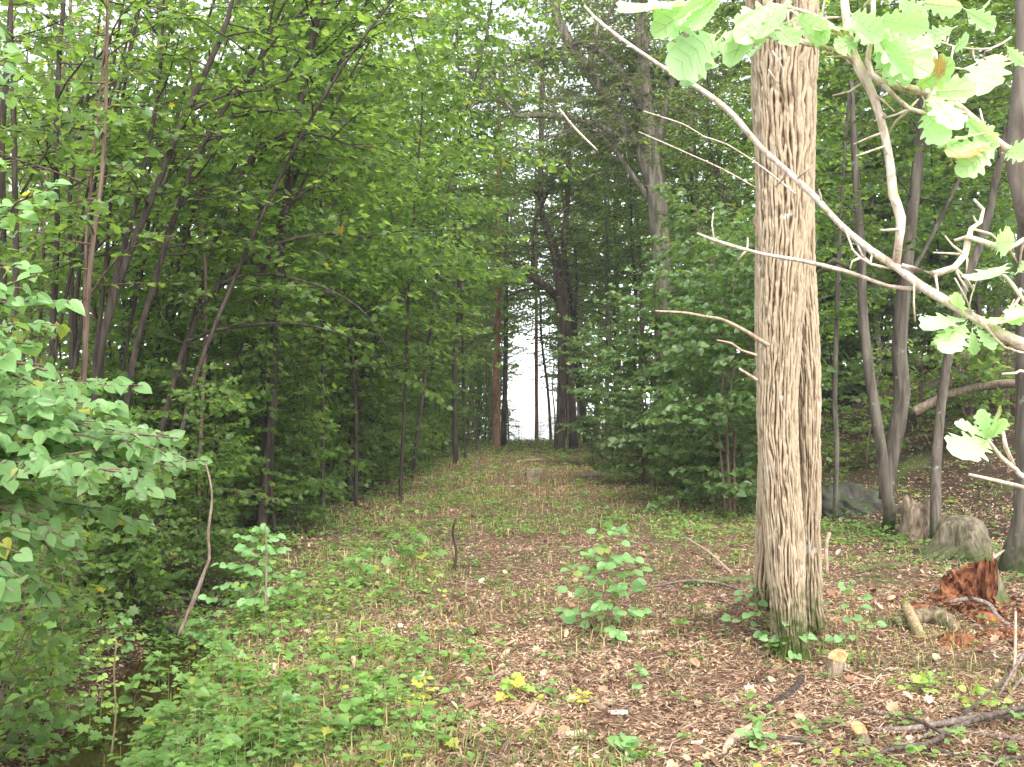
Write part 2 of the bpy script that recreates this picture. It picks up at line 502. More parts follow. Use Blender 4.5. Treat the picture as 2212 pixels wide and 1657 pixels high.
M['stem_green'] = bark_mat('stem_green', (.14, .10, .05), (.20, .17, .08), (.25, .24, .12), 30)

# ================================================================ the setting
def ground():
    ys = np.concatenate([np.linspace(-300, -25, 10), np.arange(-20, 3, .5), np.arange(3, 16, .06), np.arange(16, 60, .25), 60 * 1.13 ** np.arange(0, 16)])
    xp = np.concatenate([np.arange(0, 7, .06), np.arange(7, 30, .4), 30 * 1.16 ** np.arange(0, 18)])
    xs = np.concatenate([-xp[:0:-1], xp])
    X, Y = np.meshgrid(xs, ys)
    Z = terrain(X, Y)
    near = (np.abs(X) < 7) & (Y > 3) & (Y < 16)
    Z = Z + np.where(near, .018 * (fbm(X * 9, Y * 9, 77) - .5), 0)
    nx, ny = len(xs), len(ys)
    i = np.arange(ny - 1)[:, None]; j = np.arange(nx - 1)[None, :]
    a = i * nx + j
    q = np.stack([a, a + 1, a + nx + 1, a + nx], -1).reshape(-1, 4)
    g = Geo(); g.add(np.stack([X, Y, Z], -1).reshape(-1, 3), q.ravel(), np.full(len(q), 4))
    m, nt, out = nodes('forest_floor')
    tc = N_(nt, 'ShaderNodeTexCoord')
    def noise(s, d=5.0, r=.6):
        n = N_(nt, 'ShaderNodeTexNoise', Scale=s, Detail=d, Roughness=r)
        nt.links.new(tc.outputs['Object'], n.inputs['Vector']); return n.outputs['Fac']
    fine = ramp(nt, noise(38, 6, .7), [(.30, (.045, .026, .018)), (.48, (.15, .085, .055)), (.62, (.27, .17, .12)), (.75, (.42, .32, .24))]).outputs[0]
    soil = ramp(nt, noise(20, 5, .7), [(.3, (.02, .013, .009)), (.6, (.07, .045, .03)), (.8, (.14, .10, .07))]).outputs[0]
    grn = ramp(nt, noise(45, 4, .7), [(.3, (.03, .05, .012)), (.55, (.08, .12, .03)), (.75, (.16, .2, .07))]).outputs[0]
    mx = N_(nt, 'ShaderNodeMix', data_type='RGBA')
    sx = N_(nt, 'ShaderNodeSeparateXYZ'); nt.links.new(tc.outputs['Object'], sx.inputs[0])
    ax = N_(nt, 'ShaderNodeMath', operation='ADD'); ax.inputs[1].default_value = -.8; nt.links.new(sx.outputs[0], ax.inputs[0])
    ab = N_(nt, 'ShaderNodeMath', operation='ABSOLUTE'); nt.links.new(ax.outputs[0], ab.inputs[0])
    nn = N_(nt, 'ShaderNodeMath', operation='MULTIPLY_ADD'); nn.inputs[1].default_value = 2.5; nt.links.new(noise(.9, 4), nn.inputs[0]); nt.links.new(ab.outputs[0], nn.inputs[2])
    mr = N_(nt, 'ShaderNodeMapRange'); mr.inputs[1].default_value = 3.6; mr.inputs[2].default_value = 5.4
    nt.links.new(nn.outputs[0], mr.inputs[0]); nt.links.new(mr.outputs[0], mx.inputs[0])
    nt.links.new(fine, mx.inputs[6]); nt.links.new(soil, mx.inputs[7])
    mg = N_(nt, 'ShaderNodeMix', data_type='RGBA')
    gm = ramp(nt, noise(1.1, 6, .65), [(.52, (0, 0, 0)), (.64, (.75, .75, .75))]).outputs[0]
    nt.links.new(gm, mg.inputs[0]); nt.links.new(mx.outputs[2], mg.inputs[6]); nt.links.new(grn, mg.inputs[7])
    pb = N_(nt, 'ShaderNodeBsdfPrincipled', Roughness=.95); pb.inputs['Specular IOR Level'].default_value = .15
    nt.links.new(mg.outputs[2], pb.inputs['Base Color'])
    bp = N_(nt, 'ShaderNodeBump', Strength=.9, Distance=.03); nt.links.new(noise(40, 6, .7), bp.inputs['Height'])
    nt.links.new(bp.outputs[0], pb.inputs['Normal']); nt.links.new(pb.outputs[0], out.inputs['Surface'])
    struct(g.build('ground', m, smooth=True))

    # dark brown standing water in the ditch
    m, nt, out = nodes('ditch_water')
    pb = N_(nt, 'ShaderNodeBsdfPrincipled', Roughness=.08); pb.inputs['Base Color'].default_value = (.020, .010, .005, 1)
    tcw = N_(nt, 'ShaderNodeTexCoord'); nz = N_(nt, 'ShaderNodeTexNoise', Scale=6.0); nt.links.new(tcw.outputs['Object'], nz.inputs['Vector'])
    bp = N_(nt, 'ShaderNodeBump', Strength=.08, Distance=.02); nt.links.new(nz.outputs['Fac'], bp.inputs['Height']); nt.links.new(bp.outputs[0], pb.inputs['Normal'])
    nt.links.new(pb.outputs[0], out.inputs['Surface'])
    g = Geo(); yy = np.linspace(2.5, 9.5, 22)
    V = []
    for y in yy:
        c = ditch_x(y); V += [(c - .60, y, -.44 + .014 * (y - 4.5)), (c + .62, y, -.44 + .014 * (y - 4.5))]
    k = np.arange(21); q = np.stack([2 * k, 2 * k + 1, 2 * k + 3, 2 * k + 2], -1)
    g.add(V, q.ravel(), np.full(21, 4))
    struct(g.build('water', m))
ground()

# ================================================================ the big double-stemmed oak
def poly3(pts, depth):
    """[(dx, dy, width)...] traced in the photo at one real distance -> points and radii in metres."""
    pp, rr = [], []
    for q in pts:
        dep = q[3] if len(q) > 3 else depth
        pp.append(P(q[0], q[1], dep)); rr.append(q[2] * dep / FPX / 2)
    return np.array(pp), np.array(rr)

def bark_stem(g, pts, rads, seed, segs, dz, amp=.017, flare=0):
    p, r = smooth_path(pts, rads, dz)
    n = len(p); th = np.arange(segs) * 2 * math.pi / segs
    t = np.gradient(p, axis=0); t /= np.linalg.norm(t, axis=1)[:, None]
    u = np.cross(t, [0, 1.0, 0]); u /= np.linalg.norm(u, axis=1)[:, None]
    w = np.cross(t, u)
    s = p[:, 2][:, None]; a = th[None, :]
    R = float(np.median(r))
    def per(f, k, sd):      # noise that closes around the stem
        x = np.cos(a) * f + 40; y = np.sin(a) * f + 40
        return vnoise(x + k * s, y - k * .7 * s, sd)
    warp = (vnoise(a * 2 + s * .0, s * 3.0, seed) - .5) * .12 + (vnoise(a * 6, s * 7.0, seed + 5) - .5) * .10
    arc = (a + warp) * R
    per_n = max(6, round(2 * math.pi * R / .0185))
    ang = (a + warp) * per_n / (2 * math.pi)
    def ridge(ang_, zf, sd):
        i0 = np.floor(ang_); 
        def cell(i):
            ii = np.mod(i, per_n)
            off = (vnoise(ii * 7.3 + 3, s * zf * 1.5, sd) - .5) * 1.05
            stt = .50 + .50 * sst(.25, .5, vnoise(ii * 5.1 + 9, s * zf * 2.0, sd + 3))
            return i + .5 + off, stt
        best = np.zeros_like(ang_ + s)
        for dlt in (-1, 0, 1):
            c, st_ = cell(i0 + dlt)
            d = np.abs(ang_ - c)
            best = np.maximum(best, st_ * np.clip(1.22 - (d / .47) ** 4, 0, 1))
        return best
    rg = ridge(ang, 5.0, seed + 11)
    rough = vnoise(ang * 2.1, s * 30, seed + 21) * .55 + vnoise(ang * 6.1, s * 95, seed + 22) * .3
    h = np.clip(rg * (.75 + .5 * vnoise(ang * .7, s * 14, seed + 31)) + rough - .38, 0, 1.2)
    big = (per(1.1, 1.2, seed + 41) - .5) * .16 + (per(2.2, 2.5, seed + 42) - .5) * .08
    rr = r[:, None] * (1 + big) + amp * (h - .5)
    if flare:
        zz = np.clip((s - s.min()) / .55, 0, 1)
        rr = rr + flare * (1 - zz) ** 2 * (.5 + 1.0 * np.clip(np.sin(a * 3 + seed), -.3, 1))
    V = p[:, None, :] + rr[:, :, None] * (np.cos(th)[None, :, None] * u[:, None, :] + np.sin(th)[None, :, None] * w[:, None, :])
    i = np.arange(n - 1)[:, None]; j = np.arange(segs)[None, :]
    q = np.stack([i * segs + j, (i + 1) * segs + j, (i + 1) * segs + (j + 1) % segs, i * segs + (j + 1) % segs], -1).reshape(-1, 4)
    g.add(V.reshape(-1, 3), q.ravel(), np.full(len(q), 4), h.ravel())

def main_oak():
    rng = np.random.default_rng(5)
    D0 = 6.95
    base = G(1706, 1425)
    t = thing('oak_tree', 'big oak with deeply furrowed pale bark and three fused stems standing in the brown litter', 'tree', base)
    g = Geo()
    A, ra = poly3([(1706, 1430, 80, 6.96), (1706, 1400, 67, 6.96), (1701, 1310, 70, 6.96), (1692, 1150, 84, 6.95), (1679, 930, 84), (1679, 810, 88), (1684, 690, 102), (1692, 500, 116), (1692, 330, 122), (1690, 150, 138), (1688, 40, 150), (1684, -300, 140), (1676, -900, 115), (1690, -1700, 70), (1660, -2500, 24)], D0)
    bark_stem(g, A, ra, 3, 400, .011, flare=.012)
    B, rb = poly3([(1752, 1350, 54, 7.3), (1750, 1290, 47, 7.25), (1749, 1150, 41, 7.15), (1750, 950, 40), (1749, 830, 43), (1741, 710, 50), (1729, 560, 56), (1724, 400, 64), (1722, 200, 70), (1718, -100, 60), (1700, -400, 30)], D0 + .12)
    bark_stem(g, B, rb, 8, 220, .012, flare=.01)
    C_, rc = poly3([(1656, 1310, 50, 7.3), (1657, 1200, 42, 7.2), (1661, 1080, 46, 7.1), (1668, 950, 50, 7.05), (1678, 850, 50, 7.0), (1682, 700, 40, 6.98)], D0)
    bark_stem(g, C_, rc, 14, 150, .012, flare=.01)
    # knots
    for (kx, ky, kr, dep) in ((1678, 748, 15, 6.83), (1640, 812, 13, 6.98), (1637, 480, 12, 6.95), (1700, 365, 15, 6.80)):
        c = P(kx, ky, dep + .02); n = 12
        rad = kr * dep / FPX
        th = np.linspace(0, 2 * math.pi, 16, endpoint=False); ph = np.linspace(.1, math.pi - .1, n)
        V = np.stack([np.sin(ph)[:, None] * np.cos(th)[None] * rad, np.sin(ph)[:, None] * np.sin(th)[None] * rad * .8, np.cos(ph)[:, None] * rad * 1.5 + 0 * th[None]], -1)
        V = V * (1 + .35 * (vnoise(V[..., 0] * 60 + 9, V[..., 2] * 60 + V[..., 1] * 50, 5)[..., None] - .5)) + c
        i = np.arange(n - 1)[:, None]; j = np.arange(16)[None]
        q = np.stack([i * 16 + j, (i + 1) * 16 + j, (i + 1) * 16 + (j + 1) % 16, i * 16 + (j + 1) % 16], -1).reshape(-1, 4)
        g.add(V.reshape(-1, 3), q.ravel(), np.full(len(q), 4), np.full(n * 16, .35) + .4 * vnoise(np.arange(n * 16) * .9, np.zeros(n * 16), 3))
    g.build('trunk', M['main_bark'], t, smooth=True, origin=base, attr=True)
    # mossy root feet
    for pts in ([(1698, 1375, 52, 6.94), (1684, 1402, 36, 6.84), (1671, 1430, 24, 6.7), (1660, 1458, 12, 6.55)], [(1716, 1378, 46, 6.95), (1730, 1408, 32, 6.88), (1744, 1430, 16, 6.8)], [(1756, 1310, 36, 7.15), (1768, 1340, 28, 7.0), (1778, 1365, 16, 6.9)], [(1652, 1270, 34, 7.2), (1640, 1310, 26, 7.1), (1628, 1335, 14, 7.0)]):
        rp, rr = poly3(pts, D0); bark_stem(g, rp, rr, int(pts[0][0]) % 17, 60, .012, amp=.012)
    # dead twigs on the trunk's left side
    for pts in ([(1415, 672, 4), (1480, 676, 6), (1525, 684, 6), (1560, 690, 7), (1610, 715, 8), (1642, 735, 9), (1668, 750, 11, 6.85)],
                [(1548, 735, 3), (1580, 742, 5), (1600, 756, 5), (1636, 768, 7)], [(1596, 796, 5), (1636, 822, 8)]):
        tp, tr = poly3(pts, D0 - .12); tp, tr = smooth_path(tp, tr, .03)
        gt = Geo(); tube(gt, tp, tr, 6, lump=.2, seed=4)
        gt.build('dead_twig', M['pale_stick'], t, smooth=True, origin=base)
    # crown above the frame: limbs and leaves
    gl = Geo(); lv = Leaves()
    for k in range(15):
        z = 5.4 + k * .45
        q = np.array([np.interp(z, A[:, 2], A[:, i]) for i in range(3)]) if z < A[-1, 2] else A[-1]
        az = k * 2.4; L = 2.9 - .08 * k
        d = unit([math.cos(az), math.sin(az), .35])
        pts = [q]; dd = d
        for m in range(6):
            dd = unit(dd + rng.normal(0, .15, 3)); pts.append(pts[-1] + dd * L / 6)
        tube(gl, np.array(pts), np.linspace(.06, .015, 7), 6, cap=False)
        for m in range(1, 7):
            for s_ in range(3):
                spray(lv, gl, rng, pts[m], unit(dd + rng.normal(0, .8, 3)), rng.uniform(.5, 1.0), .12, .08, every=.18, segs=3)
    gl.build('limbs', M['oak_bark'], t, origin=base)
    gc = Geo(); lv.into(gc, 'oak', rng); gc.build('crown', M['oak_leaf'], t, origin=base)
main_oak()

# ================================================================ oak bough in the foreground, flash brightness put into its colours (rooted just outside the frame)
def near_oak():
    rng = np.random.default_rng(21)
    t = thing('young_oak', 'pale bare-twigged oak bough with big lobed leaves, reaching in before the thick trunk', 'tree', (1.75, 1.7, tz(1.75, 1.7)))
    org = np.array(t.location)
    def br(pts, dep, name='branch', segs=9):
        pts = [q if len(q) > 3 else (*q, dep) for q in pts]
        pp, rr = poly3(pts, dep)
        pp, rr = smooth_path(pp, rr, .02)
        g = Geo(); tube(g, pp, rr * .74 * (1 + .2 * (2 * vnoise(np.arange(len(rr)) * .35, np.zeros(len(rr)), int(pts[0][0])) - 1)), segs, seed=int(abs(pts[0][0])), lump=.10)
        if len(pts) > 3 and pts[0][2] > 4:
            s_ = np.linspace(0, 1, len(pp)); vis = pp[:, 0] / pp[:, 1] < .52
            for q in range(max(2, int(len(pts) * .8))):        # side shoots and bud spurs
                k = int(rng.integers(2, len(pp) - 2)); L = rng.uniform(.012, .075)
                ax = unit(pp[k + 1] - pp[k - 1]); d = unit(ax * rng.uniform(-.6, .6) + np.cross(ax, rng.normal(0, 1, 3)) * 1.2)
                tube(g, np.array([pp[k], pp[k] + d * L * .5 + rng.normal(0, .003, 3), pp[k] + d * L + rng.normal(0, .006, 3)]), [.0028, .0022, .0014], 5)
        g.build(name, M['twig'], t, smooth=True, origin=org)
    # stem out of frame
    st = [np.array([1.75, 1.7, org[2] - .1]), np.array([1.70, 1.72, .9]), np.array([1.62, 1.74, 1.5]), np.array([1.5, 1.75, 2.2]), np.array([1.42, 1.8, 3.2]), np.array([1.5, 1.7, 4.4])]
    pp, rr = smooth_path(st, [.055, .05, .045, .04, .03, .01], .1)
    g = Geo(); tube(g, pp, rr, 10, lump=.1); g.build('trunk', M['grey_bark'], t, smooth=True, origin=org)
    br([(1262, 12, 8, 2.1), (1282, 35, 9, 2.1), (1330, 75, 10, 2.08), (1440, 150, 12, 2.05), (1512, 192, 13, 2.03), (1580, 245, 15, 2.0), (1640, 315, 17, 1.98), (1700, 370, 18, 1.95), (1760, 425, 18, 1.93), (1820, 490, 19, 1.9), (1880, 540, 21, 1.88), (1940, 580, 24, 1.86), (1985, 615, 27, 1.84), (2060, 660, 28, 1.82), (2130, 700, 29, 1.8), (2230, 752, 32, 1.78), (2700, 930, 50, 1.74), (3100, 1030, 62, 1.74)], 1.9)
    br([(1506, 504, 6, 2.0), (1540, 518, 9, 1.99), (1640, 547, 9, 1.97), (1740, 565, 10, 1.95), (1840, 590, 12, 1.92), (1920, 618, 14, 1.88), (1985, 624, 16, 1.85)], 1.9)
    br([(1541, 460, 5), (1538, 485, 6), (1543, 520, 7)], 1.99)
    br([(1815, -60, 24), (1826, 20, 26), (1836, 95, 26), (1858, 150, 30), (1884, 200, 26), (1910, 285, 25), (1925, 370, 24), (1930, 420, 24), (1946, 470, 24), (1942, 520, 22), (1935, 575, 24, 1.87)], 1.83)
    br([(1886, -60, 14), (1886, 40, 15), (1879, 100, 18), (1874, 130, 21), (1882, 160, 24), (1900, 175, 26), (1960, 190, 24), (2040, 212, 24), (2100, 255, 23), (2160, 310, 25), (2235, 355, 28), (2600, 560, 44, 1.76)], 1.80)
    br([(1906, 180, 20), (1935, 210, 13), (1965, 235, 14), (2000, 245, 16), (2030, 243, 15), (2055, 228, 16)], 1.8)
    br([(1648, 48, 13), (1700, 72, 15), (1740, 92, 16), (1800, 108, 16), (1850, 140, 18), (1868, 160, 20)], 1.84)
    br([(1640, 78, 7), (1700, 84, 10), (1752, 98, 12)], 1.84)
    br([(1660, 8, 8), (1720, 20, 10), (1775, 40, 11), (1815, 75, 12), (1845, 120, 14)], 1.83)
    br([(1680, -30, 10), (1705, 12, 11), (1740, 55, 9)], 1.86)
    br([(2103, 430, 9), (2124, 452, 11), (2118, 480, 12), (2098, 494, 14), (2090, 525, 20), (2085, 550, 20), (2062, 578, 20), (2020, 592, 22), (1975, 582, 20), (1948, 574, 16)], 1.82)
    br([(2062, 519, 8), (2090, 512, 13), (2140, 528, 14), (2180, 538, 13), (2212, 518, 14), (2300, 480, 16)], 1.81)
    br([(1828, 500, 5), (1842, 540, 6), (1880, 570, 8), (1930, 580, 9)], 1.87)
    br([(1975, 612, 6), (1974, 655, 6), (1977, 695, 5)], 1.83)
    br([(2062, 600, 4), (2085, 640, 4), (2100, 680, 5)], 1.8)
    br([(2110, 605, 3), (2098, 640, 4), (2092, 672, 5)], 1.8)
    br([(1660, 150, 4), (1690, 190, 4), (1692, 150, 3), (1668, 110, 5)], 1.95)
    br([(1208, 235, 5), (1240, 275, 6), (1290, 325, 6)], 2.6, 'twig', 5)
    br([(1390, 240, 3), (1480, 270, 4), (1520, 295, 4), (1570, 312, 4), (1645, 360, 5), (1720, 420, 6, 2.0)], 2.3, 'twig', 5)
    br([(1380, 285, 3), (1460, 320, 4), (1560, 365, 4), (1632, 405, 4)], 2.3, 'twig', 5)
    br([(2185, 80, 7), (2140, 105, 6), (2060, 100, 5), (1990, 72, 4)], 2.2)
    br([(2240, 160, 8), (2150, 120, 7), (2080, 150, 6), (2010, 125, 5)], 2.2)
    # lower bough
    br([(2135, 950, 8), (2160, 985, 12), (2195, 1015, 15), (2250, 1050, 18), (2600, 1200, 26), (3050, 1300, 36, 1.75)], 1.78)
    br([(2166, 932, 10), (2172, 965, 13), (2190, 1005, 13)], 1.78)
    br([(2093, 1025, 7), (2150, 1038, 9), (2240, 1062, 11), (2500, 1150, 16)], 1.8)
    br([(2164, 808, 8), (2195, 806, 10), (2260, 812, 11), (2700, 940, 16, 1.76)], 1.78)
    br([(2150, 585, 8), (2175, 600, 10), (2205, 640, 11), (2260, 720, 14)], 1.78)
    br([(2130, 705, 7), (2170, 750, 6), (2230, 765, 8)], 1.78)
    # leaves: base, tip in the photo, distance, turn, width factor
    h = [(.02, .015), (.10, .05), (.17, .12), (.22, .16), (.26, .11), (.31, .13), (.37, .22), (.43, .24), (.46, .17), (.50, .17), (.56, .28), (.63, .31), (.67, .22), (.71, .20), (.77, .26), (.83, .25), (.86, .17), (.90, .15), (.96, .12), (.99, .05)]
    def oak_T(droop, fold):
        pts = [(0, 0), (.25, 0), (.5, 0), (.75, 0), (1, 0)] + h + [(x, -y) for x, y in h]
        V = np.array([(x, y, fold * abs(y) - droop * x * x + .10 * math.sin(x * 19) * abs(y)) for x, y in pts]); n = len(h)
        up = [4, 3, 2, 1, 0] + [5 + k for k in range(n)]; dn = [0, 1, 2, 3, 4] + [5 + n + k for k in reversed(range(n))]
        return V, np.array(up[::-1] + dn[::-1]), np.array([len(up), len(dn)])
    lf = [  # base x, y, tip x, y, depth, turn about the leaf axis (deg), brown?
        (1500, 5, 1338, 42, 1.75, 35, 0), (1520, 0, 1420, 60, 1.74, -15, 0), (1560, -20, 1500, 40, 1.74, 40, 0), (1555, -5, 1450, 10, 1.72, 60, 0),
        (1660, 10, 1565, 110, 1.78, 20, 0), (1690, 15, 1600, 75, 1.77, -30, 0), (1640, 40, 1575, 60, 1.76, 70, 0), (1700, 5, 1640, 60, 1.78, 40, 0),
        (1560, 80, 1480, 190, 1.80, 15, 0), (1545, 75, 1462, 145, 1.79, -50, 0),
        (1655, 85, 1622, 128, 1.84, 30, 0), (1670, 50, 1720, 95, 1.83, 10, 0), (1700, 50, 1760, 20, 1.83, -30, 0), (1720, 30, 1790, 85, 1.82, 60, 0),
        (1840, 70, 1770, 40, 1.80, 30, 0), (1856, 85, 1800, 110, 1.80, -20, 0), (1840, 30, 1880, 70, 1.79, 40, 0), (1880, 80, 1835, 60, 1.79, 10, 0),
        (1880, 60, 2035, 110, 1.76, -10, 0), (1880, 75, 2010, 165, 1.75, 15, 0), (1890, 70, 1960, 180, 1.75, 40, 0), (1890, 95, 1925, 160, 1.76, 5, 0), (1895, 40, 1990, 60, 1.77, 60, 0),
        (1940, 0, 2000, 45, 1.78, 25, 0), (1990, 5, 2070, 20, 1.9, 55, 0), (2060, 60, 1995, 90, 1.9, -40, 0), (2085, 20, 2150, 60, 1.9, 20, 0), (2140, 0, 2100, 55, 1.95, 40, 0),
        (1975, 190, 2065, 135, 1.78, 50, 1), (1990, 200, 2108, 190, 1.78, 20, 0), (2005, 205, 2075, 250, 1.77, -25, 0), (1995, 215, 2030, 275, 1.79, 10, 0), (2000, 235, 2020, 282, 1.78, 45, 0),
        (2085, 250, 2150, 320, 1.77, 15, 0), (2120, 290, 2028, 300, 1.76, 40, 0), (2140, 310, 2045, 345, 1.76, 15, 1), (2150, 320, 2080, 365, 1.76, -20, 0), (2170, 330, 2215, 320, 1.78, 30, 0),
        (2080, 690, 2002, 690, 1.79, 20, 0), (2085, 700, 2040, 755, 1.78, -15, 0), (2090, 680, 2135, 705, 1.79, 40, 0), (2080, 685, 2055, 650, 1.8, 60, 0), (2110, 710, 2150, 745, 1.78, -30, 0), (2100, 715, 2105, 765, 1.78, 10, 0), (2060, 700, 2020, 735, 1.8, 50, 1),
        (2235, 690, 2152, 672, 1.77, 25, 0), (2230, 660, 2180, 690, 1.76, -20, 0), (2170, 575, 2108, 612, 1.78, 15, 0), (2195, 590, 2230, 560, 1.78, 40, 0),
        (2136, 948, 2070, 908, 1.77, 20, 0), (2136, 946, 2118, 885, 1.77, -15, 0), (2138, 948, 2170, 905, 1.78, 40, 0), (2134, 952, 2068, 968, 1.76, 10, 0), (2138, 945, 2140, 890, 1.78, 60, 1), (2136, 950, 2092, 975, 1.77, 35, 0),
        (2150, 525, 2180, 520, 1.8, 50, 0), (2175, 100, 2212, 140, 2.0, 30, 0), (2160, 120, 2120, 165, 2.0, -20, 0), (2060, 110, 2090, 80, 2.1, 40, 0)]
    gs = {0: Geo(), 1: Geo()}; gv = Geo()
    for k, (x0, y0, x1, y1, dep, turn, brown) in enumerate(lf):
        a = P(x0, y0, dep + .03); b = P(x1, y1, dep - .02 + .05 * rng.uniform(-1, 1))
        L = np.linalg.norm(b - a) * 1.0
        x = unit(b - a)
        view = unit(np.array([0, 0, CAM_Z]) - a)
        n = unit(view * .75 + UP * .55 + rng.normal(0, .15, 3)); n = unit(n - x * n.dot(x))
        s_ = np.cross(x, n); n2 = n * math.cos(math.radians(turn)) + s_ * math.sin(math.radians(turn))
        last = (rng.uniform(-.10, .30), rng.uniform(.02, .34))
        place_leaves(gs[brown], oak_T(*last), [a], [x], [n2], [L])
        dr = 0.0
        mid = [a + x * L * f + n2 * .0012 for f in (-.12, 0, .35, .7, .97)]
        mid[3] = mid[3] - n2 * L * .49 * last[0] ; mid[2] = mid[2] - n2 * L * .1225 * last[0]; mid[4] = mid[4] - n2 * L * .94 * last[0]
        tube(gv, np.array(mid), [.0012, .0012, .0009, .0007, .0004], 4, cap=False)
        yy = np.cross(n2, x)
        for f in (.14, .30, .46, .62, .76):
            for sg in (1, -1):
                p0 = a + x * L * f - n2 * L * f * f * last[0] + n2 * .0012
                f2 = f + .13; w2 = .20 if f < .7 else .15
                p1 = a + x * L * f2 + yy * sg * L * w2 + n2 * (L * (last[1] * w2 - last[0] * f2 * f2) + .0012)
                tube(gv, np.array([p0, p1]), [.0006, .0003], 3, cap=False)
    nf = sum(len(q) for q in gs[0].S)
    gs[0].add(np.concatenate(gv.V), np.concatenate(gv.L), np.concatenate(gv.S))
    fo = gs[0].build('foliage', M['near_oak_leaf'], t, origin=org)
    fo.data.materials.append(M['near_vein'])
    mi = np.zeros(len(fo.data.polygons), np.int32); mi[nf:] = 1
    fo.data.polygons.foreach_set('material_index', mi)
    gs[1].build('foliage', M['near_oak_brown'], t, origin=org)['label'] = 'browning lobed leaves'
near_oak()
M['brown_dark'] = bark_mat('brown_dark', (.045, .032, .024), (.095, .070, .052), (.15, .115, .09), 10, .2)

# ================================================================ traced trees
def traced_tree(name, label, stems, depth, mat, leafm, leaf=.10, kind='maple', gap=.08, crown=None, group=None, seed=1, segs=9, lump=.1, keep=None, smoothstep=.25, thin=0):
    """Stems traced in the photo at their real distance; the first stem's base is the tree's base."""
    rng = np.random.default_rng(seed)
    b = P(*stems[0][0][:2], depth)
    base = np.array([b[0], b[1], tz(b[0], b[1])])
    t = thing(name, label, 'tree', base, group)
    g = Geo(); lv = Leaves(); tracks = []
    for k, s in enumerate(stems):
        pp, rr = poly3(s, depth)
        if k == 0:
            pp = np.vstack([[pp[0, 0], pp[0, 1], base[2] - .15], pp]) if pp[0, 2] > base[2] - .1 else pp
            rr = np.r_[rr[0] * 1.15, rr] if len(rr) < len(pp) else rr
        wob = rng.normal(0, .06 * depth / 12, len(pp)); wob[0] = 0
        if k: wob[:] = wob * .5
        pp[:, 1] += np.cumsum(wob) * (1 if len(pp) > 2 else 0)
        pp, rr = smooth_path(pp, rr, smoothstep)
        tube(g, pp, rr, segs, seed=seed + k, lump=lump)
        tracks.append((pp, rr))
    if crown:
        for (si, t0, nb, Lb, elev, away) in crown:
            pp, rr = tracks[si]
            s = np.linspace(0, 1, len(pp)); az = rng.uniform(0, 6)
            for k in range(nb):
                tt = t0 + (1 - t0) * (k + rng.uniform(0, 1)) / nb
                q = np.array([np.interp(tt, s, pp[:, i]) for i in range(3)])
                az += 2.4 + rng.normal(0, .4)
                a = az
                if away is not None and rng.random() < away[1]: a = away[0] + rng.normal(0, .6)
                el = math.radians(rng.uniform(*elev))
                d = np.array([math.cos(a) * math.cos(el), math.sin(a) * math.cos(el), math.sin(el)])
                ln = Lb * rng.uniform(.6, 1.2) * (1 - .4 * tt)
                spray(lv, g, rng, q, d, ln, leaf, gap, r0=.006 + .005 * ln, every=.15)
    g.build('trunk', mat, t, smooth=True, origin=base)
    if lv.P:
        if thin:
            ty = P(0, 0, depth)[1]; k0 = keep or (lambda Q: np.ones(len(Q), bool))
            keep = lambda Q: k0(Q) & ((Q[:, 1] > ty - .25) | (rng.random(len(Q)) > thin))
        gc = Geo(); lv.into(gc, kind, rng, keep); gc.build('crown', leafm, t, origin=base)
    return t

def tunnel(Q):
    """True where a leaf may be: the walked path is kept open."""
    xc = .75 + 0 * Q[:, 1]
    hw = 1.0 + .02 * (Q[:, 1] - 10)
    zt = terrain(Q[:, 0], Q[:, 1], False)
    top = 3.3
    return ~((np.abs(Q[:, 0] - xc) < hw) & (Q[:, 2] < zt + top) & (Q[:, 1] > 12))

# ---- right of the path
TG = 'trees on the shaded slope right of the path'
traced_tree('forked_tree', 'grey smooth-barked tree forking low into a thin and a thick curved stem', [
    [(1913, 1105, 25.8), (1906, 1060, 25.8), (1893, 970, 22.4), (1872, 850, 22.4), (1852, 700, 21.5), (1840, 560, 18.9), (1828, 400, 15.5), (1815, 200, 10.3)],
    [(1913, 1080, 29.2), (1922, 1000, 32.7), (1938, 920, 34.4), (1948, 850, 34.4), (1940, 760, 32.7), (1946, 650, 31), (1960, 500, 27.5), (1976, 380, 24.1), (1986, 250, 22.4), (1992, 50, 18.9), (1990, -300, 12)],
    [(1950, 620, 13.8), (2000, 540, 10.3), (2060, 420, 7.7), (2100, 330, 6)], [(1838, 580, 10.3), (1800, 560, 8.6), (1770, 590, 6.9)]],
    13.6, M['grey_bark'], M['dark_leaf'], leaf=.10, kind='heart', gap=.085, crown=[(1, .38, 26, 1.9, (0, 35), None), (0, .5, 12, 1.5, (0, 30), None)], seed=3, lump=.06)
traced_tree('slim_tree', 'straight slim tree with grey-brown bark leaning right behind the splintered mossy stump', [
    [(2020, 1095, 22.4), (2030, 990, 21.5), (2043, 870, 20.6), (2056, 740, 19.8), (2085, 620, 18.9), (2130, 485, 17.2), (2168, 310, 15.5), (2205, 180, 12.9), (2245, -20, 10.3), (2290, -400, 6)]],
    12.6, M['grey_bark'], M['dark_leaf'], leaf=.10, kind='heart', gap=.085, crown=[(0, .45, 24, 1.7, (0, 35), None)], seed=4, lump=.05)
traced_tree('thin_tree', 'thin crooked pole-like tree just right of the thick furrowed trunk', [
    [(1800, 1060, 11.2), (1803, 960, 10.3), (1799, 880, 10.3), (1806, 740, 10.3), (1812, 560, 9.5), (1820, 380, 7.7), (1830, 200, 5.2)]],
    14.5, M['grey_bark'], M['dark_leaf'], leaf=.10, kind='heart', gap=.085, crown=[(0, .45, 20, 1.6, (0, 30), None)], seed=5)
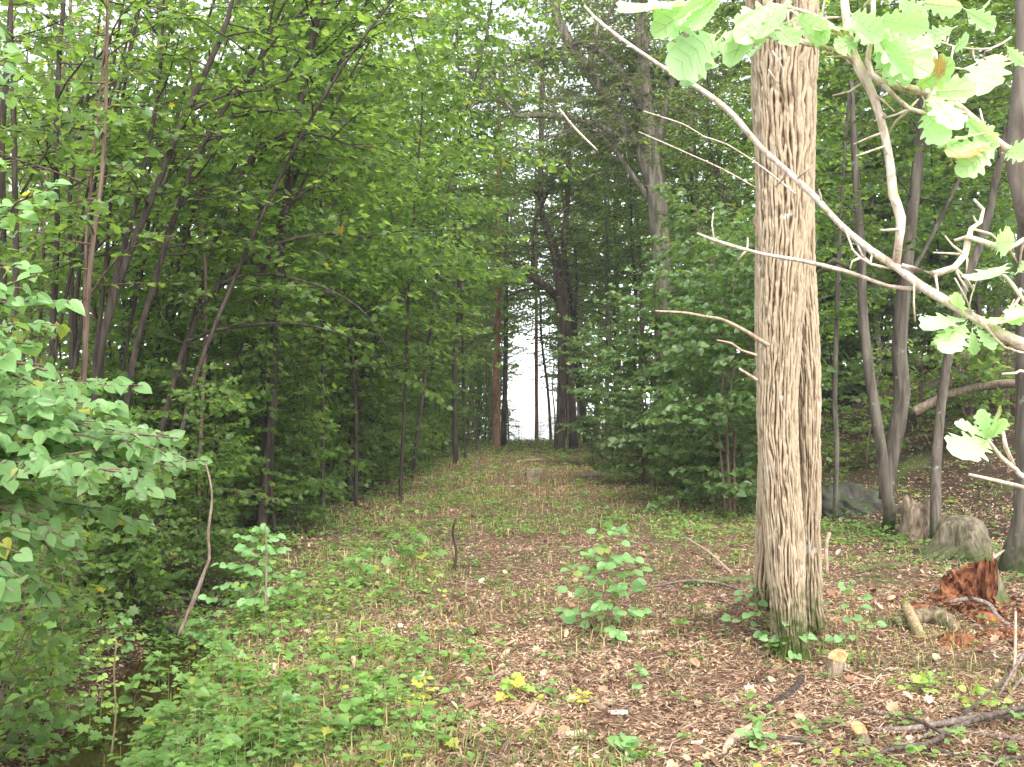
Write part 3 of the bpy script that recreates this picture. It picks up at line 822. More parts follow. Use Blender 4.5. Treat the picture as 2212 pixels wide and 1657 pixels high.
traced_tree('mossy_tree', 'stout grey trunk with a mossy foot, cut off by the picture edge', [
    [(2222, 1230, 110), (2226, 1160, 92), (2232, 1050, 80), (2234, 850, 72), (2238, 600, 66), (2246, 350, 60), (2250, 0, 54), (2270, -700, 36), (2260, -1300, 14)]],
    10.2, M['grey_bark'], M['dark_leaf'], leaf=.10, kind='heart', gap=.085, crown=[(0, .5, 30, 2.4, (0, 40), None)], seed=6, segs=16)
traced_tree('grey_stem_tree', 'young tree whose crooked grey stem crosses the upper picture corner', [
    [(2480, 1500, 60), (2420, 1200, 56), (2330, 800, 50), (2235, 540, 44), (2196, 430, 42), (2182, 360, 40), (2196, 240, 38), (2204, 100, 36), (2196, -60, 32), (2180, -500, 20)]],
    4.6, M['grey_bark'], M['oak_leaf'], leaf=.10, kind='oak', gap=.08, crown=[(0, .86, 16, 1.2, (0, 40), None)], seed=7, segs=12, smoothstep=.08)
# big oak beyond, with the long leaning limb
traced_tree('old_oak', 'tall old oak with a long limb leaning left over the path', [
    [(1456, 1010, 54), (1450, 920, 48), (1444, 800, 46), (1438, 650, 44), (1426, 500, 44), (1418, 410, 46), (1404, 300, 38), (1392, 180, 32), (1385, 60, 28), (1380, -120, 22), (1376, -400, 10)],
    [(1418, 420, 30), (1390, 350, 27), (1350, 270, 25), (1310, 205, 24), (1270, 145, 23), (1230, 85, 22), (1205, 30, 21), (1190, -40, 19), (1180, -200, 12)],
    [(1400, 330, 16), (1340, 296, 14), (1290, 272, 13), (1230, 252, 12), (1170, 247, 13), (1118, 250, 12), (1095, 225, 10), (1060, 205, 9), (1020, 214, 7), (985, 240, 5)],
    [(1060, 205, 6), (1058, 180, 5), (1020, 165, 4), (985, 150, 3)],
    [(1395, 250, 18), (1340, 150, 14), (1300, 110, 11), (1250, 90, 9), (1180, 110, 7), (1100, 140, 6), (1030, 175, 4)],
    [(1418, 450, 14), (1380, 400, 12), (1330, 330, 10), (1290, 290, 9), (1240, 278, 7), (1190, 300, 6), (1150, 320, 5), (1110, 330, 4), (1060, 350, 3)],
    [(1420, 330, 20), (1440, 220, 18), (1470, 120, 16), (1500, 0, 12), (1520, -200, 6)],
    [(1268, 145, 12), (1300, 60, 10), (1340, -20, 8), (1360, -140, 5)]],
    28, M['oak_bark'], M['oak_leaf'], leaf=.13, kind='oak', gap=.11,
    crown=[(0, .45, 100, 3.4, (-20, 45), None), (1, .15, 110, 3.0, (-35, 40), None), (2, .05, 50, 2.0, (-30, 40), None), (3, .1, 16, 1.2, (-30, 40), None), (4, .1, 80, 2.6, (-30, 45), None), (5, .1, 44, 2.0, (-30, 40), None), (6, .1, 60, 3.0, (-20, 45), None), (7, .05, 46, 2.6, (-20, 45), None)], seed=9, segs=14, smoothstep=.5, keep=tunnel, thin=.62)
traced_tree('dark_twin_tree', 'dark twin-trunked tree with a thick bough rising left over the path end', [
    [(1207, 972, 26), (1210, 900, 20), (1213, 800, 19), (1212, 700, 20), (1210, 630, 22), (1202, 560, 22), (1188, 510, 19), (1170, 460, 16), (1166, 400, 14), (1170, 330, 12), (1168, 240, 10), (1175, 100, 7)],
    [(1239, 970, 22), (1236, 880, 17), (1228, 780, 19), (1224, 680, 17), (1216, 600, 15), (1220, 500, 13), (1228, 380, 11), (1225, 250, 8)],
    [(1206, 645, 20), (1180, 620, 17), (1150, 598, 16), (1120, 578, 15), (1095, 558, 13), (1075, 535, 11), (1050, 490, 8), (1020, 450, 6)],
    [(1150, 600, 9), (1152, 560, 8), (1150, 520, 7), (1156, 480, 7), (1170, 430, 5)],
    [(1180, 622, 7), (1150, 622, 6), (1120, 628, 5), (1095, 640, 4)],
    [(1172, 440, 8), (1200, 380, 7), (1220, 330, 6), (1260, 290, 5)], [(1168, 420, 6), (1120, 400, 5), (1090, 360, 4)]],
    36, M['brown_dark'], M['far_leaf'], leaf=.14, kind='ellip', gap=.13,
    crown=[(0, .40, 90, 3.2, (-20, 40), None), (1, .45, 60, 2.8, (-20, 40), None), (2, .4, 40, 2.4, (-30, 30), None), (3, .3, 20, 1.8, (-10, 40), None), (5, .1, 30, 2.2, (-20, 40), None), (6, .1, 30, 2.2, (-20, 40), None)], seed=10, segs=10, smoothstep=.6, keep=tunnel, thin=.6)
traced_tree('dark_leaning_tree', 'dark slender trunk leaning left, right beside the twin-trunked tree', [
    [(1278, 972, 19), (1266, 915, 16), (1256, 860, 15), (1246, 800, 13), (1238, 700, 11), (1226, 560, 8)]], 37, M['dark_bark'], M['far_leaf'], leaf=.14, kind='ellip', gap=.13, crown=[(0, .5, 20, 2.2, (0, 40), None)], seed=11, smoothstep=.6, keep=tunnel)
traced_tree('pine_tree', 'straight pine with reddish upper trunk on the far left side of the path', [
    [(1072, 968, 19), (1072, 900, 16), (1071, 820, 15), (1073, 740, 14), (1075, 640, 13), (1076, 500, 12), (1078, 300, 9), (1080, 100, 5)]], 38, M['pine_bark'], M['needle'], leaf=.16, kind='ellip', gap=.09, crown=[(0, .72, 40, 2.4, (0, 50), None)], seed=12, smoothstep=.6, keep=tunnel)
traced_tree('dark_pole_tree', 'dark pole-straight trunk right behind the reddish pine', [
    [(1088, 966, 14), (1090, 880, 11), (1092, 780, 10), (1094, 600, 8), (1096, 400, 6)]], 40, M['dark_bark'], M['far_leaf'], leaf=.14, kind='ellip', gap=.13, crown=[(0, .4, 30, 2.0, (0, 40), None)], seed=13, smoothstep=.6, keep=tunnel)
traced_tree('pine_tree', 'lone pine trunk seen against the white gap at the path end', [
    [(1159, 960, 9), (1159, 900, 8), (1158, 830, 8), (1157, 700, 7), (1157, 500, 6), (1156, 350, 4)]], 52, M['pine_bark'], M['needle'], leaf=.18, kind='ellip', gap=.12, crown=[(0, .55, 36, 2.2, (0, 50), None)], seed=14, smoothstep=.8, keep=None)

# ---- the leaning stems of the thicket on the left
TH = 'dark slim stems in the thicket left of the path'
ths = [
 ('dark straight stem rising left of the leaning bundle, beside the picture edge', [[(34, 1180, 24), (36, 900, 22), (40, 600, 21), (43, 400, 19), (45, 200, 17), (42, 50, 15), (40, -150, 10)], [(45, 420, 9), (100, 330, 8), (150, 250, 7), (195, 190, 5)]], 10.2),
 ('thick dark stem standing at the very picture edge of the thicket', [[(8, 1180, 30), (6, 900, 28), (2, 600, 27), (6, 300, 24), (16, 100, 20), (25, -150, 12)]], 10.8),
 ('dark stem with a slight bend near its top, second from the picture edge', [[(106, 1160, 22), (112, 800, 21), (120, 500, 19), (127, 320, 18), (140, 140, 16), (150, 0, 13), (156, -200, 8)], [(125, 330, 9), (170, 260, 7), (215, 190, 5)]], 11.2),
 ('thin dark stem leaning a little right, with an upper fork', [[(150, 1170, 17), (155, 800, 16), (158, 600, 15), (165, 420, 13), (186, 280, 12), (212, 130, 9), (235, -60, 6)]], 11.8),
 ('dark stem rising steeply between the straight stems and the leaning bundle', [[(196, 1165, 20), (215, 800, 19), (236, 620, 18), (272, 480, 17), (300, 350, 15), (330, 200, 13), (345, 60, 10), (350, -120, 6)]], 11.0),
 ('longest dark stem, leaning strongly right across the upper thicket', [[(176, 1170, 30), (212, 800, 27), (262, 590, 25), (330, 420, 24), (400, 245, 22), (455, 120, 19), (490, 20, 15), (530, -150, 8)], [(400, 250, 10), (450, 220, 9), (520, 200, 7), (610, 195, 5)], [(330, 425, 8), (380, 370, 7), (450, 310, 6), (510, 290, 4)]], 10.6),
 ('dark stem leaning right below the longest one, with arching side boughs', [[(232, 1165, 22), (280, 800, 20), (330, 600, 19), (382, 450, 17), (440, 320, 15), (520, 190, 12), (600, 90, 8), (660, 20, 5)], [(500, 225, 8), (560, 240, 7), (640, 235, 5)], [(380, 455, 9), (440, 410, 8), (490, 400, 6), (560, 420, 4)]], 10.9),
 ('pale brown thin stem among the dark ones', [[(165, 1150, 11), (190, 800, 11), (200, 620, 10), (212, 500, 10), (232, 330, 9), (248, 200, 8), (262, 60, 6)]], 10.0),
 ('dark stem ending in long arching boughs over the middle of the thicket', [[(300, 1150, 20), (370, 820, 18), (440, 640, 16), (520, 560, 14), (600, 520, 11), (700, 500, 8), (800, 510, 5)], [(420, 680, 11), (480, 610, 11), (560, 590, 10), (650, 605, 9), (740, 640, 7), (800, 690, 5), (840, 760, 4)], [(400, 740, 12), (470, 712, 12), (560, 700, 11), (640, 698, 10), (720, 715, 8), (790, 745, 5)]], 11.5),
 ('dark stem whose upper boughs sweep level toward the path', [[(330, 1160, 20), (390, 800, 18), (440, 600, 17), (500, 420, 14), (560, 320, 12), (640, 295, 10), (700, 300, 8), (790, 330, 5)], [(560, 325, 7), (640, 270, 6), (700, 258, 5), (770, 262, 3)], [(470, 500, 8), (560, 470, 7), (650, 420, 6), (720, 350, 5)]], 12.2),
 ('short dark slanting trunk half buried in leaves beside the path edge', [[(755, 1010, 26), (768, 900, 24), (782, 830, 20), (800, 760, 16), (830, 700, 12), (880, 620, 8)], [(790, 800, 9), (840, 770, 7), (890, 760, 5)]], 18.0),
]
for k, (lab, stems, dep) in enumerate(ths):
    stems = [[(q[0], q[1], q[2] * .66) for q in s_] for s_ in stems]
    nb = 11 if k != 7 else 7
    cr = [(0, .50, nb, 1.7, (-5, 35), (0.1, .35))] + [(i, .2, 6, .9, (-15, 25), None) for i in range(1, len(stems))]
    traced_tree('thicket_tree', lab, stems, dep, M['brown_bark'] if k == 7 else M['dark_bark'], M['thicket_leaf'], leaf=.10, kind='maple', gap=.08, crown=cr, group=TH, seed=40 + k, segs=8, smoothstep=.15, keep=tunnel, thin=.6)

rs = np.random.default_rng(99)
for k in range(18):
    x0 = rs.uniform(30, 470); dep = rs.uniform(10.5, 15); w = rs.uniform(7, 13); ln = rs.uniform(.05, .42) + (.15 if x0 > 200 else 0)
    ys = [1150, 850, 600, 400, 200, 30, -150]; xx = x0; st = []
    for q, yy in enumerate(ys):
        st.append((xx, yy, w * (1 - .11 * q))); xx += ln * (ys[q] - ys[min(q + 1, 6)]) * (.35 + .22 * q) + rs.uniform(-8, 8)
    traced_tree('thicket_tree', 'thin dark leaning stem among the crowded stems of the upper left thicket', [st], dep, M['dark_bark'], M['thicket_leaf'], leaf=.095, kind='maple', gap=.08, crown=[(0, .45, 8, 1.4, (-5, 35), (0.1, .35))], group='thin leaning stems of the left thicket', seed=140 + k, segs=6, smoothstep=.2, keep=tunnel, thin=.5)

# ================================================================ the woods: prototypes and copies
def proto_under(name, cat, seed, H, lean, kind, leafm, bark, leaf, nb, Lb, r0, t0=.18, gap=.08, every=.14, twin=0, elev=(-5, 35)):
    rng = np.random.default_rng(seed)
    n = 7; pts = []; x = np.zeros(3); az = rng.uniform(0, 6.28)
    for k in range(n):
        f = k / (n - 1)
        pts.append(np.array([lean * H * f * f * math.cos(az) + rng.normal(0, .06) * f * H * .2, lean * H * f * f * math.sin(az) + rng.normal(0, .06) * f * H * .2, H * f - (.2 if k == 0 else 0)]))
    g, lv = grow(rng, pts, np.linspace(r0, r0 * .2, n), t0=t0, nb=nb, Lb=Lb, leaf=leaf, gap=gap, every=every, elev=elev, bare=3)
    for q in range(twin):
        a2 = rng.uniform(0, 6.28); p2 = [p + np.array([math.cos(a2), math.sin(a2), 0]) * (.08 + .3 * (k / n) ** 1.3 * H * .25) for k, p in enumerate(pts)]
        g2, l2 = grow(rng, [p * [1, 1, .92] for p in p2], np.linspace(r0 * .8, r0 * .18, n), t0=t0, nb=int(nb * .7), Lb=Lb * .9, leaf=leaf, gap=gap, every=every, elev=elev)
        g.V += []; 
        for V, L, S, A in zip(g2.V, g2.L, g2.S, g2.A):
            pass
        g.add(np.concatenate(g2.V), np.concatenate(g2.L), np.concatenate(g2.S))
        lv.P += l2.P; lv.D += l2.D; lv.N += l2.N; lv.S += l2.S
    t = thing(name, '', cat)
    g.build('trunk' if cat == 'tree' else 'stems', bark, t, smooth=True)
    gc = Geo(); lv.into(gc, kind, rng); gc.build('crown' if cat == 'tree' else 'leaves', leafm, t)
    return t, len(np.concatenate(lv.S))

PROTO = {}
PROTO['u0'] = proto_under('maple_tree', 'tree', 101, 8.0, .18, 'maple', M['thicket_leaf'], M['dark_bark'], .10, 60, 1.9, .034, t0=.10)[0]
PROTO['u1'] = proto_under('maple_tree', 'tree', 102, 7.0, .14, 'maple', M['thicket_leaf'], M['dark_bark'], .095, 52, 1.7, .028, t0=.08, twin=1)[0]
PROTO['u2'] = proto_under('linden_tree', 'tree', 103, 7.5, .16, 'heart', M['thicket_leaf'], M['brown_bark'], .085, 60, 1.8, .032, t0=.10)[0]
PROTO['h0'] = proto_under('hazel_tree', 'tree', 104, 5.5, .18, 'heart', M['hazel_leaf'], M['brown_bark'], .13, 44, 2.2, .035, t0=.08, twin=2, gap=.085)[0]
PROTO['h1'] = proto_under('hazel_tree', 'tree', 105, 4.8, .22, 'heart', M['hazel_leaf'], M['brown_bark'], .125, 42, 2.1, .03, t0=.08, twin=2, gap=.085)[0]
PROTO['t0'] = proto_under('tall_tree', 'tree', 106, 17, .06, 'far', M['far_leaf'], M['oak_bark'], .20, 54, 3.8, .16, t0=.22, gap=.16, every=.24, elev=(-10, 45))[0]
PROTO['t1'] = proto_under('tall_tree', 'tree', 107, 15, .08, 'far', M['far_leaf'], M['dark_bark'], .19, 54, 3.3, .12, t0=.16, gap=.15, every=.24, elev=(-10, 45))[0]
PROTO['t2'] = proto_under('tall_tree', 'tree', 108, 19, .04, 'far', M['thicket_leaf'], M['grey_bark'], .20, 56, 3.8, .17, t0=.28, gap=.16, every=.24, elev=(-10, 45))[0]
PROTO['p0'] = proto_under('pole_tree', 'tree', 109, 11, .05, 'ellip', M['thicket_leaf'], M['brown_bark'], .12, 30, 1.5, .05, t0=.38, gap=.11, every=.18)[0]
PROTO['p1'] = proto_under('pole_tree', 'tree', 110, 10, .07, 'ellip', M['thicket_leaf'], M['grey_bark'], .12, 30, 1.5, .045, t0=.30, gap=.11, every=.18)[0]
PROTO['s0'] = proto_under('shrub', 'shrub', 111, 2.3, .15, 'heart', M['thicket_leaf'], M['brown_bark'], .085, 24, .95, .014, t0=.08, twin=2)[0]
PROTO['s1'] = proto_under('shrub', 'shrub', 112, 1.7, .25, 'maple', M['thicket_leaf'], M['brown_bark'], .09, 22, .85, .012, t0=.08, twin=2)[0]
PROTO['s2'] = proto_under('shrub', 'shrub', 113, 1.5, .2, 'ellip', M['far_leaf'], M['brown_bark'], .08, 22, .75, .011, t0=.06, twin=2)[0]

PROTO['k0'] = proto_under('thicket_bush', 'shrub', 121, 4.2, .14, 'maple', M['thicket_leaf'], M['dark_bark'], .10, 46, 1.5, .026, t0=.05, twin=2)[0]
PROTO['k1'] = proto_under('thicket_bush', 'shrub', 122, 3.6, .18, 'heart', M['thicket_leaf'], M['dark_bark'], .09, 46, 1.4, .024, t0=.05, twin=2)[0]

PROTO['v0'] = proto_under('maple_tree', 'tree', 131, 11, .14, 'maple', M['thicket_leaf'], M['dark_bark'], .11, 84, 2.5, .036, t0=.18, gap=.09)[0]
PROTO['v1'] = proto_under('maple_tree', 'tree', 132, 12, .10, 'heart', M['thicket_leaf'], M['dark_bark'], .11, 84, 2.5, .036, t0=.20, gap=.09)[0]
PROTO['c0'] = proto_under('leafy_tree', 'tree', 133, 15, .08, 'ellip', M['far_leaf'], M['dark_bark'], .16, 90, 3.3, .08, t0=.34, gap=.12, every=.18, elev=(-15, 45))[0]
PROTO['c1'] = proto_under('leafy_tree', 'tree', 134, 17, .06, 'heart', M['oak_leaf'], M['oak_bark'], .15, 90, 3.5, .09, t0=.36, gap=.12, every=.18, elev=(-15, 45))[0]

used = {}
rngp = np.random.default_rng(77)
def put(key, x, y, s=1.0, rz=None, label='', group=None, dz=0, tilt=None):
    rz = rngp.uniform(0, 6.28) if rz is None else rz
    tl = (rngp.normal(0, .05), rngp.normal(0, .05)) if tilt is None else tilt
    loc = (x, y, tz(x, y) - .03 + dz)
    if key not in used:
        o = PROTO[key]; used[key] = o
        o.location = loc; o.rotation_euler = (tl[0], tl[1], rz); o.scale = (s, s, s)
        return tag(o, label, o['category'], group)
    return dup(used[key], loc, rz, s, label, group, tl)
placed = []
def cell(kind, dx, dep, side, H):
    if side == 'left':
        col = [c for m, c in ((60, 'at the left picture edge'), (200, 'above the pale linden leaves'), (380, 'behind the leaning dead stick'), (560, 'straight behind the ditch sapling'), (720, 'left of the short slanting trunk'), (880, 'behind the short slanting trunk'), (9999, 'next to the far path')) if dx < m][0]
        row = [r for m, r in ((11, 'front row'), (15, 'second row'), (20, 'third row'), (27, 'deep part'), (36, 'far part'), (999, 'very back')) if dep < m][0]
        return kind + ' ' + col + ', ' + row + ' of the left thicket'
    col = [c for m, c in ((1300, 'beside the dark twin trunks'), (1400, 'left of the old oak trunk'), (1490, 'around the old oak trunk'), (1640, 'left of the thick furrowed trunk'), (1820, 'right of the thick furrowed trunk'), (1990, 'behind the forked tree'), (9999, 'by the right picture edge')) if dx < m][0]
    row = [r for m, r in ((18, 'nearest'), (22, 'second row'), (28, 'third row'), (35, 'deep row'), (44, 'far row'), (999, 'farthest row')) if dep < m][0]
    return kind + ' ' + col + ', ' + row + ' right of the path'
KIND = {'u0': ('slim leafy maple', 8), 'u1': ('two-stemmed leafy maple', 7), 'u2': ('slim leafy linden', 7.5), 'v0': ('high-crowned maple', 11), 'v1': ('high-crowned round-leaved maple', 12), 't0': ('tall pale-leaved tree', 17), 't1': ('tall dark-stemmed tree', 15), 't2': ('tall grey-stemmed tree', 19), 'p0': ('straight brown pole', 11), 'p1': ('straight grey pole', 10), 's0': ('low round-leaved shrub', 2.3), 's1': ('low lobed-leaved shrub', 1.7), 's2': ('low small-leaved shrub', 1.5), 'k0': ('lobed-leaved bush', 4.2), 'k1': ('round-leaved bush', 3.6)}
def pute(key, dx, dep, s, side, group):
    x, y = at(dx, dep); k, H = KIND[key]
    o = put(key, x, y, s, label='', group=group)
    placed.append((o, cell(k, dx, dep, side, H), H * s))
def finish_labels():
    by = {}
    for o, l, h in placed: by.setdefault(l, []).append((h, o))
    for l, q in by.items():
        q.sort(key=lambda e: -e[0])
        adj = {1: [''], 2: ['larger ', 'smaller '], 3: ['largest ', 'middle-sized ', 'smallest ']}.get(len(q), [''] * len(q))
        for (h, o), w in zip(q, adj): o['label'] = w + l
def at(dx, depth):
    return (dx - 1106) / FPX * depth, depth

GM = 'leafy maples and lindens of the left thicket'
LM = 'leafy young tree of the dim left thicket, its stem lost behind other leaves'
left = [  # dx, depth, key, scale
 (-140, 8.2, 'u1', .95), (-120, 12.5, 'u0', 1.0), (470, 13.5, 'u0', .8), (250, 14.0, 'u1', 1.1), (560, 14.5, 'u1', .95), (90, 14.5, 'u2', 1.1),
 (660, 17.5, 'u0', 1.0), (480, 17.0, 'u2', 1.1), (720, 20.0, 'u1', 1.05), (800, 23.0, 'u2', 1.1), (620, 21.0, 'u0', 1.2), (330, 18.5, 'u0', 1.2), (150, 19.0, 'u1', 1.2), (-60, 17.5, 'u2', 1.2),
 (850, 26.5, 'u0', 1.05), (760, 27.0, 'u1', 1.2), (905, 30.0, 'u2', 1.0), (945, 35.0, 'u1', 1.0), (880, 34.0, 'u0', 1.2), (960, 40.0, 'u2', 1.1), (1000, 43.0, 'u0', .9), (520, 24.0, 'u2', 1.2), (400, 24.0, 'u1', 1.3), (230, 25.0, 'u0', 1.3), (60, 24.0, 'u2', 1.3), (770, 16.5, 'v0', 1.0), (865, 17.6, 'v1', .95), (700, 15.0, 'v1', .9), (805, 20.5, 'v1', 1.05), (850, 25.0, 'v0', 1.2), (885, 29.0, 'v1', 1.25), (600, 13.0, 'v0', .85), (918, 33.0, 'v0', 1.3), (430, 12.0, 'u2', .9)]
for k, (dx, dep, key, s) in enumerate(left):
    pute(key, dx, dep, s, 'left', GM)
GT = 'tall trees closing the woods behind'
for (dx, dep, key, s) in [(60, 29, 't0', 1), (230, 32, 't1', 1.1), (380, 30, 't2', 1), (520, 33, 't0', 1.05), (640, 36, 't1', 1.1), (740, 39, 't2', 1), (830, 42, 't0', 1), (900, 46, 't1', 1), (960, 50, 't2', .9), (1010, 54, 't1', .8), (780, 52, 't0', 1.2), (900, 58, 't2', 1.1), (980, 47, 't1', .9), (1030, 48, 't0', .75), (1060, 60, 't2', .8), (1058, 58, 't2', .95), (1222, 62, 't0', 1.0), (1228, 55, 't2', .9), (1070, 66, 't2', 1.0)]:
    pute(key, dx, dep, s, 'left' if dx < 1106 else 'right', GT if dx < 1106 else 'tall trees up the right slope')
for (dx, dep, key, s) in [(1290, 50, 't2', .8), (1380, 38, 't0', .85), (1330, 42, 't1', .8), (1230, 56, 't1', .8), (1250, 64, 't2', .9), (1340, 48, 't1', .9), (1420, 44, 't0', 1), (1530, 32, 't1', .9), (1500, 40, 't2', 1), (1580, 36, 't1', 1.1), (1680, 34, 't0', 1), (1780, 32, 't2', 1.1), (1900, 30, 't1', 1.1), (2020, 28, 't0', 1), (2150, 27, 't2', 1), (2280, 24, 't1', 1.1), (1460, 56, 't2', 1.1), (1620, 50, 't0', 1.2), (1840, 44, 't2', 1.2), (2060, 40, 't1', 1.2), (1300, 58, 't0', .85), (2250, 36, 't0', 1.2)]:
    pute(key, dx, dep, s, 'right', 'tall trees up the right slope')
GP_ = 'straight young poles standing in the left thicket'
pos = np.random.default_rng(5)
for k in range(46):
    dx = pos.uniform(20, 830); dep = pos.uniform(14, 30)
    if dx > 560 and dep < 19: dep += 6
    pute('p0' if k % 2 else 'p1', dx, dep, pos.uniform(.7, 1.1), 'left', GP_)
for k in range(22):
    dx = pos.uniform(880, 1060); dep = pos.uniform(36, 52)
    pute('p0' if k % 2 else 'p1', dx, dep, pos.uniform(.7, 1.0), 'left', 'thin poles by the path end')

# hazel mass right of the path
GH = 'round-leaved hazels crowding the right side of the path'
for k, (dx, dep, key, s, lab) in enumerate([
 (1790, 26, 'h0', 1.3, 'tall hazel deep behind the thin pole tree on the slope'), (1900, 25, 'h1', 1.4, 'tall hazel deep behind the forked tree'), (2020, 25.5, 'h0', 1.3, 'tall hazel deep behind the leaning slim tree'), (2150, 24, 'h1', 1.4, 'tall hazel deep on the slope at the right edge'), (1690, 27, 'h1', 1.3, 'tall hazel deep behind the thick furrowed trunk'), (1575, 15.2, 'h0', .85, 'dense round-leaved hazel closest behind the thick furrowed trunk, on its left'),
 (1470, 17.5, 'h1', .85, 'round-leaved hazel leaning over the path from the right'),
 (1385, 21.0, 'h0', .78, 'round-leaved hazel before the tall old oak'),
 (1610, 20.0, 'h0', 1.1, 'round-leaved hazel half hidden behind the thick trunk'),
 (1325, 27.0, 'h1', .8, 'dark hazel beside the leaning dark trunk at the path end'),
 (1580, 26.0, 'h0', 1.15, 'hazel standing deep behind the right-hand leaf mass'),
 (1730, 17.0, 'v1', .75, 'shaded leafy tree just right of the thick furrowed trunk, behind the thin pole'),
 (1800, 22.0, 'v0', .8, 'shaded leafy tree high on the slope behind the forked tree'),
 (1935, 20.0, 'v1', .8, 'shaded leafy tree on the slope right behind the forked tree'),
 (2075, 19.0, 'v0', .75, 'shaded leafy tree on the slope behind the leaning slim tree'),
 (2200, 18.0, 'v1', .75, 'shaded leafy tree on the slope at the picture edge')]):
    x, y = at(dx, dep); put(key, x, y, s, label=lab, group=GH if key[0] == 'h' else 'leafy trees on the slope at the right')
# shrubs and undergrowth
for (dx, dep, key, s) in [(60, 6.4, 's0', .62), (-40, 5.6, 's1', .7), (140, 7.6, 's1', .8), (30, 7.6, 's0', .8), (230, 9.3, 's1', 1.0), (140, 10.5, 's0', 1.0), (420, 12.5, 's1', 1.0), (560, 14.0, 's0', .9), (330, 13.5, 's0', 1.1), (660, 16.5, 's1', 1.1), (600, 18, 's0', 1.1), (760, 19.5, 's0', 1.1), (720, 17.5, 's2', 1.1), (830, 22.5, 's1', 1.2), (880, 25, 's0', 1.2), (800, 21, 's2', 1.2), (920, 28.5, 's2', 1.2), (950, 32, 's0', 1.2), (500, 15.5, 's1', 1.1), (985, 38, 's2', 1.2), (60, 12.5, 's1', 1.2), (870, 23.5, 's2', 1.0), (700, 18.6, 's1', 1.2)]:
    pute(key, dx, dep, s, 'left', 'shrubs along the left thicket')
for (dx, dep, key, s) in [(1320, 24, 's2', .9), (1390, 22, 's0', .8), (1470, 19.5, 's0', .8), (1540, 17, 's1', .8), (1600, 17.5, 's2', 1.0), (1300, 30, 's2', 1.0), (1350, 34, 's0', 1.0), (1420, 26, 's2', 1.2), (1530, 22, 's0', 1.1), (1640, 16.5, 's0', .9), (1690, 15.5, 's1', .7), (1780, 17, 's0', .7), (1870, 18.5, 's0', 1.1), (2085, 17.5, 's1', 1.2), (1990, 19.5, 's0', 1.2), (2180, 18.0, 's0', 1.1)]:
    pute(key, dx, dep, s, 'right', 'shrubs under the right hazels')
for (dx, dep, key, s, lab) in [(1122, 47, 's2', .75, 'small bush on the crest just right of the dark pole'), (1165, 46.5, 's2', .7, 'small bush on the crest at the foot of the lone pine'), (1200, 46, 's2', .9, 'small bush on the crest at the left foot of the twin trunks'), (1245, 45, 's2', .8, 'bush on the crest between twin trunks and leaning dark trunk'), (1095, 46, 's2', 1.0, 'bush on the crest behind the foot of the dark pole')]:
    x, y = at(dx, dep); put(key, x, y, s, label=lab, group='bushes on the crest')

for (dx, dep, key, s, lab) in [(985, 28, 'c0', 1.0, 'leafy tree arching over the path from the left, before the reddish pine'), (890, 22, 'v1', 1.3, 'leafy tree whose crown meets the sky patch at the top'), (1310, 36, 'c1', 1.0, 'yellow-green leafy tree between the old oak and the dark twin trunks'), (1262, 41, 'c0', 1.0, 'leafy tree closing the view above the twin-trunked tree'), (1190, 47, 'c0', .95, 'leafy tree beside the white gap at the path end'), (1375, 34.5, 'c0', 1.05, 'leafy tree close left of the old oak trunk'), (1500, 30, 'c1', .95, 'leafy tree close right of the old oak trunk'), (1060, 44, 'c1', .95, 'leafy tree behind the dark pole beside the reddish pine'), (1066, 52, 'c1', .9, 'leafy tree left of the white gap, behind the poles'), (1078, 51, 'c0', .6, 'small leafy tree whose low crown hangs over the left of the white gap'), (1222, 50, 'c0', .62, 'small leafy tree whose low crown hangs over the right of the white gap'), (1005, 31, 'v1', 1.25, 'leafy maple just left of the reddish pine'), (1098, 47, 'c0', .5, 'smallest leafy tree, right beside the dark pole, its crown over the white gap'), (1206, 48, 'c0', .5, 'smallest leafy tree hidden straight behind the left twin trunk'), (1198, 56, 'c0', .64, 'small leafy tree straight behind the twin trunks, its crown low over the white gap'), (1250, 46, 'c1', .85, 'leafy tree right behind the dark leaning trunk'), (1590, 24, 'c0', .8, 'leafy tree rising behind the left side of the thick furrowed trunk'), (1900, 24, 'c1', .9, 'leafy tree high on the slope behind the forked tree'), (2010, 26, 'c0', .9, 'leafy tree high on the slope between forked and slim tree'), (1760, 27, 'c1', .9, 'leafy tree high on the slope right of the thick furrowed trunk'), (2230, 25, 'c1', .95, 'leafy tree high on the slope, cut by the picture edge'), (2120, 22, 'c0', .8, 'leafy tree high on the slope at the right edge')]:
    x, y = at(dx, dep); put(key, x, y, s, label=lab, group='leafy trees meeting over the path')
for k, (dx, dep, s) in enumerate([(300, 9.4, .55), (430, 10.8, .6), (200, 9.2, .5), (640, 13.4, .65), (360, 12.6, .7), (470, 12.6, .75), (580, 14.2, .85), (650, 16.0, .95), (715, 17.8, 1.0), (765, 19.6, 1.05), (805, 21.6, 1.1), (840, 23.6, 1.1), (872, 26.0, 1.1), (905, 28.6, 1.15), (935, 31.5, 1.15), (958, 34.5, 1.15), (978, 38, 1.15), (995, 42, 1.1), (1082, 47.5, .85), (1055, 45, .9), (1030, 42, .9), (540, 17.5, 1.2), (380, 15.0, 1.1), (250, 12.5, .9), (690, 21, 1.3), (620, 19, 1.2), (780, 25, 1.4)]):
    pute('k0' if k % 2 else 'k1', dx, dep, s, 'left', 'bushes edging the left thicket')

